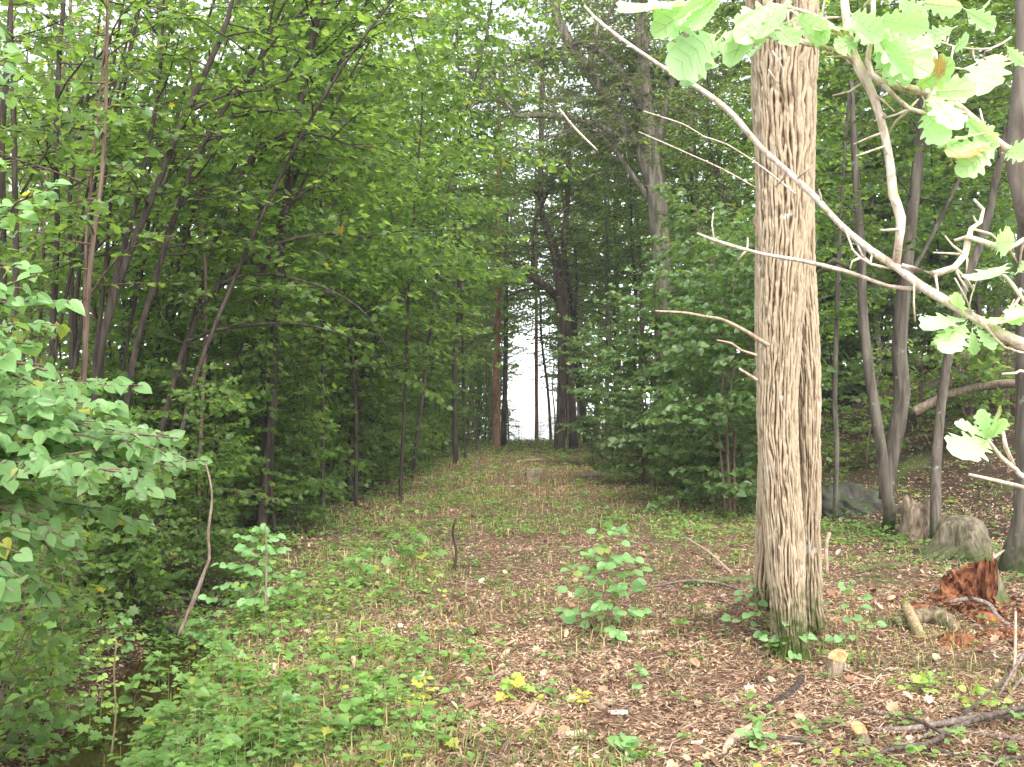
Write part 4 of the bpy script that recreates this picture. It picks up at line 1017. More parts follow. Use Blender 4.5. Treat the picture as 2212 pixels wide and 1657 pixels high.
# far wood beyond the crest and around: reads as one mass
def far_wood():
    rng = np.random.default_rng(9); g = Geo()
    n = 60000
    ang = rng.uniform(-.75, .75, n); R = rng.uniform(56, 85, n)
    x = np.sin(ang) * R; y = np.cos(ang) * R
    keep = np.abs(x / y - .022) > .022 + .02 * vnoise(y, x * 0, 4)
    h = rng.uniform(0, 1, n) ** .8 * (17 + 5 * vnoise(ang * 18, ang * 0, 3))
    z = 1.0 + h
    k = keep
    place_leaves(g, 'far', np.stack([x, y, z], 1)[k], rng.normal(0, 1, (k.sum(), 3)), rng.normal(0, 1, (k.sum(), 3)) + [0, 0, .8], rng.uniform(.28, .6, k.sum()), rng)
    o = g.build('far_woods', M['far_leaf']); struct(o, 'stuff'); o['label'] = 'far green woods closing the view behind all other trees'
far_wood()

# ================================================================ linden leaning in from the left edge
def near_linden():
    rng = np.random.default_rng(33)
    base = np.array([-2.75, 3.9, tz(-2.75, 3.9)])
    t = thing('linden_tree', 'nearest linden, its large pale green heart leaves spilling in from the left edge', 'tree', base)
    pts = [base + [0, 0, -.1], base + [.02, .03, .8], base + [.1, 0, 1.7], base + [.1, .1, 2.6], base + [.2, .1, 3.8], base + [.2, .2, 5.2]]
    g = Geo(); lv = Leaves()
    p, r = smooth_path(pts, [.06, .055, .05, .042, .03, .01], .1); tube(g, p, r, 10, lump=.1)
    def to(z0, dx, dy, dep, **kw):
        a = np.array([np.interp(z0, p[:, 2], p[:, i]) for i in range(3)]); b = P(dx, dy + (55 if dy > 800 else 0), dep)
        L = np.linalg.norm(b - a) * 1.03
        d = (b - a) / L + UP * .09
        spray(lv, g, rng, a, d, L, leaf=kw.get('leaf', rng.uniform(.052, .072)), gap=kw.get('gap', .042), droop=.14, r0=.012, first=.3, every=.05, wide=kw.get('wide', .42), tilt=.38, hang=.4, face=.75)
    for (z0, dx, dy, dep) in [(1.55, 385, 1030, 3.9), (1.5, 350, 1075, 3.5), (1.6, 380, 985, 4.0), (1.55, 320, 1060, 3.7), (1.6, 230, 900, 4.0), (1.7, 330, 930, 4.4), (1.45, 120, 1040, 3.3), (1.75, 150, 850, 3.8), (1.4, 200, 1010, 3.7), (1.3, 60, 1120, 3.4), (1.8, 90, 840, 4.2), (1.35, 130, 1130, 3.9), (1.65, 60, 930, 3.3), (1.8, 260, 860, 4.9), (1.6, 310, 960, 3.7), (1.5, 250, 980, 3.9), (1.7, 180, 870, 3.5), (1.6, 350, 1000, 4.5), (1.45, 210, 1060, 4.2), (1.6, 140, 940, 4.3), (1.7, 30, 850, 3.5), (1.5, 20, 1000, 3.6), (1.3, 30, 1200, 3.7)]:
        to(z0, dx, dy, dep)
    for (z0, dx, dy, dep) in [(2.1, 120, 575, 3.8), (2.0, 90, 600, 3.5), (2.2, 60, 540, 4.2), (1.9, 75, 690, 3.6), (2.0, 115, 650, 4.0), (1.85, 60, 750, 3.5), (1.9, 110, 770, 4.2), (2.3, 40, 470, 3.8), (1.95, 150, 720, 4.6), (2.9, 80, 160, 4.4), (2.8, 40, 190, 4.0), (3.4, 60, 40, 5.2)]:
        to(z0, dx, dy, dep, wide=.22)
    g.build('trunk', M['brown_bark'], t, smooth=True, origin=base)
    gc = Geo(); lv.into(gc, 'heart', rng); gc.build('crown', M['linden_leaf'], t, origin=base)
near_linden()
traced_tree('linden_tree', 'slim brown linden stem standing behind the pale leaves at the left', [
    [(160, 1230, 14), (172, 1150, 13), (170, 1000, 13), (178, 800, 12), (190, 560, 11), (215, 350, 9), (230, 100, 7), (235, -200, 5)]], 9.0, M['brown_bark'], M['linden_leaf'], leaf=.085, kind='heart', gap=.075, crown=[(0, .5, 18, 1.2, (-5, 30), None)], seed=71, smoothstep=.12)
traced_tree('maple_tree', 'maple at the top of the picture hanging fresh green leaves before the sky gap', [
    [(560, 1210, 26), (585, 900, 23), (600, 600, 20), (640, 300, 17), (690, 50, 14), (740, -200, 9), (760, -420, 5)]], 13.0, M['dark_bark'], M['thicket_leaf'], leaf=.105, kind='heart', gap=.08, crown=[(0, .5, 40, 2.3, (-10, 35), (0, .3))], seed=72, smoothstep=.2)

finish_labels()

# ================================================================ forest floor: litter, grass, herbs
def lit_density(x, y):
    d = sst(.30, .62, fbm(x * .8, y * .8, 55))
    return d

def leaf_litter():
    rng = np.random.default_rng(1); g = Geo()
    n = 380000
    y = 4.3 * (44 / 4.3) ** (rng.uniform(0, 1, n) ** 1.35)
    hw = y * .53 + .2
    x = rng.uniform(-1, 1, n) * hw
    m = ((x > ditch_x(y) + .25) | (rng.random(n) < .5)) & (rng.random(n) < .35 + .65 * sst(.30, .52, fbm(x * 1.6, y * 1.6, 57))) & (rng.random(n) > .6 * sst(8.5, 12, y) * sst(.40, .56, fbm(x * .9 + 7, y * .6, 71)))
    x, y = x[m], y[m]; n = len(x)
    z = terrain(x, y) + .018 * 0 + rng.uniform(.004, .03, n)
    a = rng.uniform(0, 6.28, n)
    D = np.stack([np.cos(a), np.sin(a), rng.normal(0, .28, n)], 1)
    Nn = UP + rng.normal(0, .45, (n, 3))
    S = rng.uniform(.008, .029, n) * (1 + .06 * y)
    nar = rng.random(n) < .62
    T = leaf_template('ellip', .5, -.25); V, L, Z = T
    thin = (V * [1.0, .28, .4], L, Z)
    place_leaves(g, T, np.stack([x, y, z], 1)[~nar], D[~nar], Nn[~nar], S[~nar] * .9, rng)
    place_leaves(g, thin, np.stack([x, y, z], 1)[nar], D[nar], Nn[nar], S[nar] * 1.5, rng)
    k_ = 1100; y2 = 4.3 * (16 / 4.3) ** (rng.uniform(0, 1, k_) ** 1.2); x2 = rng.uniform(-1, 1, k_) * (y2 * .53 + .2)
    k2 = (x2 > ditch_x(y2) + .5) | (rng.random(k_) < .5); x2, y2 = x2[k2], y2[k2]; k_ = len(x2)
    a2 = rng.uniform(0, 6.28, k_)
    for kd, sel in (('oval', rng.random(k_) < .5),):
        for kk, mk in ((leaf_template('oval', .55, -.5), sel), (leaf_template('maple', .45, -.4), ~sel)):
            place_leaves(g, kk, np.stack([x2, y2, terrain(x2, y2) + .018], 1)[mk], np.stack([np.cos(a2), np.sin(a2), rng.normal(0, .25, k_)], 1)[mk], (UP + rng.normal(0, .45, (k_, 3)))[mk], rng.uniform(.035, .075, k_)[mk], rng)
    k_ = 9000; y2 = 4.3 * (14 / 4.3) ** (rng.uniform(0, 1, k_) ** 1.2); x2 = rng.uniform(-.4, 1, k_) * (y2 * .53 + .2); a2 = rng.uniform(0, 6.28, k_)
    place_leaves(g, (V * [1.0, .07, .3], L, Z), np.stack([x2, y2, terrain(x2, y2) + rng.uniform(.012, .04, k_)], 1), np.stack([np.cos(a2), np.sin(a2), rng.normal(0, .2, k_)], 1), UP + rng.normal(0, .4, (k_, 3)), rng.uniform(.05, .13, k_), rng)
    mat = island_mat('litter', [(0, (.12, .066, .042)), (.22, (.30, .168, .098)), (.5, (.46, .29, .18)), (.8, (.55, .40, .27)), (.97, (.56, .43, .315)), (1, (.56, .45, .35))])
    o = g.build('leaf_litter', mat); struct(o, 'stuff'); o['label'] = 'reddish brown dead leaves and needles covering the path'
leaf_litter()

def twigs_fine():
    rng = np.random.default_rng(2); g = Geo(); n = 2600
    y = 4.3 * (18 / 4.3) ** rng.uniform(0, 1, n); x = rng.uniform(-.5, 1.0, n) * (y * .53 + .2)
    for k in range(n):
        L = rng.uniform(.05, .28); a = rng.uniform(0, 6.28)
        p = np.array([x[k], y[k], tz(x[k], y[k]) + .018]); d = np.array([math.cos(a), math.sin(a), rng.normal(0, .08)])
        b = rng.normal(0, .06 * L, 3)
        tube(g, np.array([p, p + d * L / 2 + b, p + d * L]), [rng.uniform(.0015, .005)] * 2 + [.001], 4, cap=False)
    o = g.build('twig_litter', island_mat('twig_litter', [(0, (.06, .04, .03)), (.5, (.20, .14, .10)), (.8, (.36, .27, .2)), (1, (.5, .4, .32))])); struct(o, 'stuff'); o['label'] = 'fine dead twigs strewn over the ground'
twigs_fine()

def grass():
    rng = np.random.default_rng(3); g = Geo(); n = 80000
    y = 4.4 * (47 / 4.4) ** rng.uniform(0, 1, n); x = rng.uniform(-1, 1, n) * (y * .52)
    dens = sst(.46, .64, fbm(x * 1.0 + 5, y * 1.0, 91)) * (.35 + .65 * sst(.4, -1.0, x) ) + .8 * np.exp(-((x + 1.1 + .04 * (y - 5)) / .7) ** 2) * sst(13, 6, y) + .5 * sst(12, 15, y) * sst(4.5, 2, np.abs(x - .6))
    dx = x - ditch_x(y)
    dens = np.where(dx < .3, 0, dens)
    m = rng.random(n) < dens * .75
    x, y = x[m], y[m]; n = len(x)
    z = terrain(x, y) - .005
    H = rng.uniform(.05, .16, n) * (1 + .012 * y); w = rng.uniform(.0015, .0035, n) * (1 + .08 * y)
    a = rng.uniform(0, 6.28, n); ln = rng.uniform(.2, 1.1, n)
    b = np.stack([x, y, z], 1); d = np.stack([np.cos(a), np.sin(a), 0 * a], 1); s = np.stack([-np.sin(a), np.cos(a), 0 * a], 1)
    p1 = b + d * (ln * H * .3)[:, None] + UP * (H * .65)[:, None]; p2 = b + d * (ln * H)[:, None] + UP * (H * (1 - .25 * ln))[:, None]
    V = np.stack([b - s * w[:, None], b + s * w[:, None], p1 + s * w[:, None] * .8, p1 - s * w[:, None] * .8, p2], 1)
    k = np.arange(n)[:, None] * 5
    g.add(V.reshape(-1, 3), (k + np.array([0, 1, 2, 3, 3, 2, 4])[None]).ravel(), np.tile([4, 3], n))
    o = g.build('grass', leaf_mat('grass', (.06, .11, .03), (.22, .25, .09), (.42, .34, .18), .25, trans=.3, rough=.6, spec=.2)); struct(o, 'stuff'); o['label'] = 'thin short grass growing in patches along the path'
grass()

def ground_cover():
    rng = np.random.default_rng(4)
    gs = {'a': Geo(), 'b': Geo()}
    N0 = 44000
    y = 4.3 * (47 / 4.3) ** (rng.uniform(0, 1, N0)); x = rng.uniform(-1, 1, N0) * (y * .53 + .2)
    dx = x - ditch_x(y)
    n1 = fbm(x * 1.3, y * 1.3, 12); n2 = fbm(x * 3.1, y * 3.1, 13)
    clump = sst(.40, .62, n1 * .55 + n2 * .45)
    wl = sst(.15, -1.3, x + .10 * (y - 5.0)) * sst(10.5, 8.5, y)              # herb carpet, lower left
    dens = wl * (.10 + .62 * clump) + .06 * clump + .018
    dens += sst(.1, -1.1, x + .035 * (y - 9)) * sst(8, 10, y) * clump * .5
    dens += sst(8.5, 12, y) * sst(.42, .58, fbm(x * .9 + 7, y * .6, 71)) * .26
    dens += sst(10, 13, y) * sst(2.0, 3.2, x) * clump * .45 + sst(11.5, 14, y) * sst(.8, 1.8, x) * clump * .5
    dens += sst(11, 15, y) * clump * .35 * sst(.1, .9, np.abs(x - .6)) + sst(24, 38, y) * .5
    dens = np.where((np.abs(dx) < .48) & (y < 8.5), dens * .10, dens) + .09 * np.exp(-((np.abs(dx) - .55) / .16) ** 2) * sst(10, 8, y)
    dens = dens * (1 - .75 * sst(4.2, 5.2, x) * sst(12, 14, y))
    m = rng.random(N0) < dens
    x, y = x[m], y[m]; n = len(x)
    z = terrain(x, y)
    bankp = np.exp(-((np.abs(dx[m]) - .50) / .2) ** 2) * sst(10, 8, y)
    left = sst(.2, -1.2, x + .1 * (y - 5)) * sst(11, 8, y)
    kinds = rng.integers(0, 5, n)
    out = {k: Leaves() for k in ('maple', 'heart', 'ellip', 'oval')}
    st = Geo()
    for i in range(n):
        far = y[i] > 12
        nl = int(rng.integers(3, 7)) if not far else int(rng.integers(3, 5))
        h = rng.uniform(.03, .13) * (1 + 1.6 * left[i] * rng.random() + 1.6 * bankp[i] * rng.random())
        L = rng.uniform(.024, .052) * (1 + .95 * left[i] * rng.random() ** 2) * ((1.0 + .035 * (y[i] - 5)) if far else 1)
        a0 = rng.uniform(0, 6.28); c = np.array([x[i], y[i], z[i]])
        kd = ('maple', 'heart', 'ellip', 'ellip', 'oval')[kinds[i]]
        a = a0 + np.arange(nl) * 2.4 + rng.normal(0, .2, nl)
        el = rng.uniform(-.15, .5, nl)
        hh = h * rng.uniform(.55, 1.1, nl)
        off = rng.uniform(.0, .045, nl)
        LP = c + np.stack([np.cos(a) * off, np.sin(a) * off, hh], 1)
        LD = np.stack([np.cos(a), np.sin(a), el * .6], 1)
        out[kd].put(LP, LD, UP + rng.normal(0, .3, (nl, 3)), L * rng.uniform(.7, 1.2, nl))
        if y[i] < 9 and h > .07:
            tube(st, np.array([c, c + [0, 0, h]]), [.0016, .0012], 3, cap=False)
    g = Geo()
    for k, l in out.items():
        if l.P: place_leaves(g, k, *l.arrays(), rng)
    o = g.build('ground_cover', M['herb_leaf']); struct(o, 'stuff'); o['label'] = 'low green herbs and seedlings carpeting the ground'
    o2 = st.build('herb_stems', M['stem_green']); struct(o2, 'stuff'); o2['label'] = 'thin upright stalks of the low herbs'
ground_cover()

# ================================================================ saplings and single plants
def sapling(name, label, dx, dy, top, leaf, kind, leafm, nb, Lb, seed, group=None, t0=.12, lean=0, tiers=None, r=.005, gapm=.9, stem='stem_green', cat='sapling', hang=.35):
    rng = np.random.default_rng(seed)
    b = G(dx, dy); H = (dy - top) * b[1] / FPX
    t = thing(name, label, cat, b, group)
    g = Geo(); lv = Leaves()
    pts = [np.array([0, 0, -.03]) + b] + [b + np.array([lean * H * f * f + rng.normal(0, .02) * H, rng.normal(0, .03) * H, H * f]) for f in (.3, .6, .85, 1)]
    p, rr = smooth_path(pts, [r, r * .9, r * .7, r * .5, r * .3], max(.02, H / 20)); tube(g, p, rr, 6)
    s = np.linspace(0, 1, len(p)); az = rng.uniform(0, 6)
    for k in range(nb):
        tt = t0 + (1 - t0) * (k + .5) / nb
        q = np.array([np.interp(tt, s, p[:, i]) for i in range(3)]); az += 2.4
        el = rng.uniform(.1, .5); d = np.array([math.cos(az) * math.cos(el), math.sin(az) * math.cos(el), math.sin(el)])
        L = Lb * H * rng.uniform(.6, 1.1) * (1.1 - .7 * tt)
        nl = max(2, int(L / (leaf * gapm)) + 1)
        e = q + d * L - UP * L * .15
        tube(g, np.array([q, (q + e) / 2 + UP * L * .06, e]), [r * .45, r * .35, r * .2], 4, cap=False)
        f = (np.arange(nl) + .6) / nl
        lat = unit(np.cross(d, UP)); sg = np.where(np.arange(nl) % 2, 1, -1)
        LP = q + (e - q) * f[:, None]
        LD = d * .7 + sg[:, None] * lat * rng.uniform(.4, 1, (nl, 1)) - UP * hang; LD[-1] = d - UP * hang
        lv.put(LP, LD, UP * .8 + np.array([0, -.45, 0]) + rng.normal(0, .3, (nl, 3)), leaf * rng.uniform(.7, 1.1, nl))
    lv.put(np.repeat(p[-1:], 3, 0), rng.normal(0, 1, (3, 3)) + UP * .2, UP + rng.normal(0, .4, (3, 3)) + [0, -.4, 0], leaf * rng.uniform(.5, .9, 3))
    g.build('stem', M[stem], t, smooth=True, origin=b)
    gc = Geo(); lv.into(gc, kind, rng); gc.build('leaves', leafm, t, origin=b)
    return t
sapling('linden_sapling', 'round-leaved light green sapling standing alone on the brown path before the thick trunk', 1310, 1370, 1145, .092, 'oval', M['sapling_leaf'], 24, .62, 301, t0=.05, lean=.03, gapm=.75)
sapling('linden_sapling', 'light green round-leaved sapling at the ditch edge, beside a bare upright stem', 560, 1345, 1145, .088, 'oval', M['sapling_leaf'], 26, .62, 302, t0=.1, gapm=.65)
sapling('maple_sapling', 'flat-tiered maple sapling at the left path edge, before the shaded thicket', 890, 1240, 1150, .10, 'maple', M['herb_leaf'], 8, .9, 303, t0=.3, gapm=.6)
sapling('maple_sapling', 'low maple sapling with wide leaves between the ditch sapling and the path', 780, 1270, 1190, .09, 'maple', M['herb_leaf'], 7, .9, 304, t0=.3, gapm=.6)
sapling('yellow_seedling', 'bright yellow ash seedling, the larger of the two on the near path', 915, 1535, 1466, .055, 'ellip', M['yellow_leaf'], 8, .65, 305, t0=.25, gapm=.35, hang=.2)
sapling('yellow_seedling', 'small pale yellow seedling lying low on the litter right of the larger yellow one', 1255, 1530, 1498, .05, 'ellip', M['yellow_leaf'], 5, 1.1, 306, t0=.3, gapm=.35, hang=.1)
sapling('maple_seedling', 'yellowish green maple seedling with three lobed leaves in the middle of the path', 1110, 1515, 1465, .085, 'maple', M['lime_leaf'], 4, .9, 307, t0=.4, gapm=1.0, hang=.2)
sapling('lime_seedling', 'small lime green seedling on the left path edge above the yellow ones', 940, 1300, 1240, .05, 'oval', M['lime_leaf'], 6, .6, 308, t0=.2, hang=.2)
sapling('hazel_seedling', 'leafy shoots sprouting at the left foot of the thick furrowed trunk', 1650, 1385, 1270, .068, 'oval', M['sapling_leaf'], 13, .75, 309, t0=.15, lean=-.15, gapm=1.0)
sapling('hazel_seedling', 'arching green shoot in front of the mossy foot of the thick trunk', 1700, 1425, 1345, .07, 'heart', M['sapling_leaf'], 6, 1.0, 310, t0=.3, gapm=.9)
sapling('hazel_seedling', 'thin shoot with a few broad leaves right of the thick trunk', 1850, 1400, 1265, .066, 'oval', M['sapling_leaf'], 9, .6, 311, t0=.2, lean=-.1, gapm=1.1)
sapling('oval_seedling', 'pair of small bright leaves standing on the litter below the alone sapling', 1380, 1500, 1440, .05, 'oval', M['sapling_leaf'], 6, .8, 312, t0=.3)
sapling('round_seedling', 'cluster of yellow-green round leaves on the litter at the lower right', 1990, 1500, 1462, .055, 'oval', M['lime_leaf'], 9, 2.0, 313, t0=.3, hang=.0)
sapling('round_seedling', 'yellow-green round leaves close to the brush pile at the right edge', 2110, 1545, 1490, .055, 'oval', M['lime_leaf'], 8, 1.6, 314, t0=.3, hang=.0)
sapling('round_seedling', 'single broad green leaf pair on the litter at the very bottom, right of the middle', 1350, 1640, 1600, .07, 'heart', M['sapling_leaf'], 4, 1.0, 315, t0=.3, hang=.1)
sapling('round_seedling', 'green round leaves beside the pale bark strip at the bottom right', 1640, 1620, 1580, .06, 'oval', M['sapling_leaf'], 6, 1.2, 316, t0=.3, hang=.1)
sapling('nettle', 'tall broad-leaved nettle at the lower left corner, the nearest plant', 60, 1665, 1500, .10, 'heart', M['herb_leaf'], 10, .55, 317, t0=.25, gapm=1.0, cat='plant')
sapling('nettle', 'broad-leaved nettle leaning over the dark water at the lower left', 290, 1600, 1470, .09, 'heart', M['herb_leaf'], 8, .6, 318, t0=.3, gapm=1.0, cat='plant')
sapling('yellow_green_herb', 'yellow-green small-leaved stalk plant before the dark ditch water', 215, 1600, 1390, .042, 'oval', M['lime_leaf'], 14, .35, 319, t0=.25, gapm=.7, cat='plant')
sapling('ash_seedling', 'ash-like green seedling behind the yellow-green stalk plant on the ditch bank', 450, 1440, 1330, .075, 'maple', M['sapling_leaf'], 7, .8, 320, t0=.4, gapm=.6)
sapling('dark_seedling', 'dark glossy little clump of leaves in the centre of the path', 1125, 1365, 1335, .05, 'ellip', M['dark_leaf'], 7, 1.0, 321, t0=.1, cat='plant', hang=.2)
sapling('fern', 'drooping dark green leaf tuft on the left half of the path', 1000, 1395, 1360, .06, 'ellip', M['dark_leaf'], 7, 1.2, 322, t0=.2, cat='plant', hang=.3)
sapling('bramble', 'leafy bramble shoot at the left edge between near linden and ditch', 60, 1420, 1270, .075, 'heart', M['herb_leaf'], 14, .7, 323, t0=.1, gapm=.8, cat='plant')
sapling('bramble', 'shaded bramble on the far ditch bank behind the leaning dead stick', 330, 1330, 1240, .08, 'maple', M['thicket_leaf'], 12, .9, 324, t0=.1, gapm=.8, cat='plant')

for k, (dx, dy, top, lf, kd, mt, lab) in enumerate([
 (105, 1600, 1470, .085, 'heart', 'herb_leaf', 'leafy plant with broad leaves between the corner nettle and the ditch water'),
 (165, 1520, 1400, .07, 'ellip', 'herb_leaf', 'pinnate-leaved plant on the far side of the dark water'),
 (345, 1530, 1420, .08, 'maple', 'herb_leaf', 'lobed-leaved seedling on the near ditch bank, right of the dark water'),
 (415, 1430, 1330, .075, 'maple', 'herb_leaf', 'wide-leaved seedling hanging over the upper end of the ditch'),
 (28, 1520, 1380, .08, 'heart', 'herb_leaf', 'plant with hanging heart leaves low at the left edge'),
 (262, 1440, 1330, .06, 'heart', 'sapling_leaf', 'small bright plant on the far ditch bank below the bramble'),
 (360, 1650, 1530, .085, 'heart', 'herb_leaf', 'broad-leaved plant at the bottom edge, right of the leaning nettle'),
 (190, 1665, 1540, .08, 'maple', 'herb_leaf', 'lobed-leaved plant at the bottom edge left of the leaning nettle'),
 (480, 1640, 1560, .06, 'maple', 'sapling_leaf', 'low light green plant at the bottom edge among the herbs'),
 (500, 1480, 1400, .06, 'heart', 'sapling_leaf', 'round-leaved low plant on the herb carpet below the ditch sapling'),
 (120, 1380, 1270, .08, 'heart', 'thicket_leaf', 'dim leafy plant beyond the ditch under the pale linden leaves'),
 (200, 1330, 1230, .08, 'maple', 'thicket_leaf', 'dim lobed-leaved plant on the dark floor beyond the ditch'),
 (640, 1320, 1240, .07, 'maple', 'herb_leaf', 'maple seedling right of the ditch sapling'),
 (700, 1420, 1360, .05, 'ellip', 'lime_leaf', 'little lime green seedling on the grassy left path side'),
 (620, 1560, 1500, .055, 'heart', 'sapling_leaf', 'light green seedling on the lower left path edge')]):
    sapling('wild_plant', lab, dx, dy, top, lf, kd, M[mt], 11, .62, 400 + k, t0=.2, gapm=.9, cat='plant', r=.004)
# ================================================================ stumps, rocks, dead wood
def lathe(g, c, prof, segs, seed, amp=.1, axis=None, cap=None):
    """Irregular turned body; prof = [(r, z)...]; returns top ring."""
    th = np.linspace(0, 2 * math.pi, segs, endpoint=False)
    R = np.array([q[0] for q in prof])[:, None]; Z = np.array([q[1] for q in prof])[:, None]
    nz = vnoise(np.cos(th)[None] * 2 + 9 + Z * 3, np.sin(th)[None] * 2 + 9 + Z * 2, seed) - .5 + .5 * (vnoise(np.cos(th)[None] * 6 + 9 + Z * 5, np.sin(th)[None] * 6 + 9 + Z * 5, seed + 1) - .5)
    R = R * (1 + 2 * amp * nz)
    V = np.stack([R * np.cos(th)[None], R * np.sin(th)[None], Z + 0 * th[None]], -1)
    n = len(prof)
    if axis is not None:
        ax = unit(axis); x = unit(np.cross([0, 1.0, .01], ax)); y = np.cross(ax, x)
        V = V[..., 0:1] * x + V[..., 1:2] * y + V[..., 2:3] * ax
    V = V + np.asarray(c)
    i = np.arange(n - 1)[:, None]; j = np.arange(segs)[None]
    q = np.stack([i * segs + j, i * segs + (j + 1) % segs, (i + 1) * segs + (j + 1) % segs, (i + 1) * segs + j], -1).reshape(-1, 4)
    g.add(V.reshape(-1, 3), q.ravel(), np.full(len(q), 4))
    return V[-1]

def cut_face_mat():
    m, nt, out = nodes('cut_wood')
    tc = N_(nt, 'ShaderNodeTexCoord'); wv = N_(nt, 'ShaderNodeTexNoise', Scale=30.0, Detail=3.0); nt.links.new(tc.outputs['Object'], wv.inputs['Vector'])
    r = ramp(nt, wv.outputs['Fac'], [(.3, (.30, .135, .05)), (.5, (.42, .22, .09)), (.7, (.54, .35, .18))])
    pb = N_(nt, 'ShaderNodeBsdfPrincipled', Roughness=.8); nt.links.new(r.outputs[0], pb.inputs['Base Color']); nt.links.new(pb.outputs[0], out.inputs['Surface'])
    return m
M['cut'] = cut_face_mat()
M['log_bark'] = bark_mat('log_bark', (.18, .13, .07), (.30, .22, .12), (.42, .33, .20), 30, .3)
M['weathered'] = bark_mat('weathered', (.10, .07, .05), (.21, .155, .115), (.33, .26, .20), 30, .3)
M['dark_stick'] = bark_mat('dark_stick', (.045, .032, .026), (.10, .075, .062), (.17, .135, .115), 40, .3)
M['red_rot'] = bark_mat('red_rot', (.042, .016, .008), (.16, .058, .027), (.31, .132, .062), 22, .35, bump=1.0)
M['stump_bark'] = bark_mat('stump_bark', (.08, .055, .035), (.20, .145, .10), (.33, .26, .19), 26, .25, moss=(.06, .08, .02), moss_z=(-.4, .4))
M['mossy_wood'] = bark_mat('mossy_wood', (.06, .05, .03), (.16, .13, .085), (.28, .24, .17), 20, .3, moss=(.06, .085, .02), moss_z=(-.25, .55), lichen=(.3, .3, .25))
def rock_mat():
    m, nt, out = nodes('rock')
    tc = N_(nt, 'ShaderNodeTexCoord'); n1 = N_(nt, 'ShaderNodeTexNoise', Scale=5.0, Detail=8.0, Roughness=.65); nt.links.new(tc.outputs['Object'], n1.inputs['Vector'])
    r = ramp(nt, n1.outputs['Fac'], [(.3, (.030, .026, .021)), (.55, (.085, .075, .06)), (.75, (.16, .145, .12))])
    ge = N_(nt, 'ShaderNodeNewGeometry'); sx = N_(nt, 'ShaderNodeSeparateXYZ'); nt.links.new(ge.outputs['Normal'], sx.inputs[0])
    n2 = N_(nt, 'ShaderNodeTexNoise', Scale=3.0, Detail=5.0); nt.links.new(tc.outputs['Object'], n2.inputs['Vector'])
    ad = N_(nt, 'ShaderNodeMath', operation='MULTIPLY_ADD'); ad.inputs[1].default_value = .55; nt.links.new(sx.outputs[2], ad.inputs[0]); nt.links.new(n2.outputs['Fac'], ad.inputs[2])
    f = ramp(nt, ad.outputs[0], [(.70, (0, 0, 0)), (.85, (1, 1, 1))])
    mx = N_(nt, 'ShaderNodeMix', data_type='RGBA'); nt.links.new(f.outputs[0], mx.inputs[0]); nt.links.new(r.outputs[0], mx.inputs[6]); mx.inputs[7].default_value = (.038, .052, .016, 1)
    pb = N_(nt, 'ShaderNodeBsdfPrincipled', Roughness=.9); nt.links.new(mx.outputs[2], pb.inputs['Base Color'])
    bp = N_(nt, 'ShaderNodeBump', Strength=.8, Distance=.05); nt.links.new(n1.outputs['Fac'], bp.inputs['Height']); nt.links.new(bp.outputs[0], pb.inputs['Normal'])
    nt.links.new(pb.outputs[0], out.inputs['Surface']); return m
M['rock'] = rock_mat()

def rock(label, dx, dy, dep, w, h, d, seed, sink=.25):
    x, y = at(dx, dep); c = np.array([x, y, tz(x, y) - h * sink])
    n1, n2 = 90, 60
    th = np.linspace(0, 2 * math.pi, n1, endpoint=False); ph = np.linspace(.02, math.pi - .02, n2)
    U = np.stack([np.sin(ph)[:, None] * np.cos(th)[None], np.sin(ph)[:, None] * np.sin(th)[None], np.cos(ph)[:, None] + 0 * th[None]], -1)
    k = np.sign(U) * np.abs(U) ** .75
    nz = 0
    for f, am in ((1.3, .35), (2.9, .25), (6.5, .14), (15, .07), (34, .035)):
        nz = nz + am * (vnoise(U[..., 0] * f + 20 + U[..., 2] * f * .8, U[..., 1] * f + 20 - U[..., 2] * f * .6, seed + int(f * 7)) - .5) * 2
    V = k * (1 + nz[..., None]) * np.array([w / 2, d / 2, h]) 
    g = Geo(); i = np.arange(n2 - 1)[:, None]; j = np.arange(n1)[None]
    q = np.stack([i * n1 + j, (i + 1) * n1 + j, (i + 1) * n1 + (j + 1) % n1, i * n1 + (j + 1) % n1], -1).reshape(-1, 4)
    g.add(V.reshape(-1, 3), q.ravel(), np.full(len(q), 4))
    o = g.build('rock', M['rock'], smooth=True); o.location = tuple(c); tag(o, label, 'rock')
rock('large dark mossy boulder behind the forked tree, left of its foot', 1835, 1040, 15.4, 1.1, .42, 1.0, 3, .4)

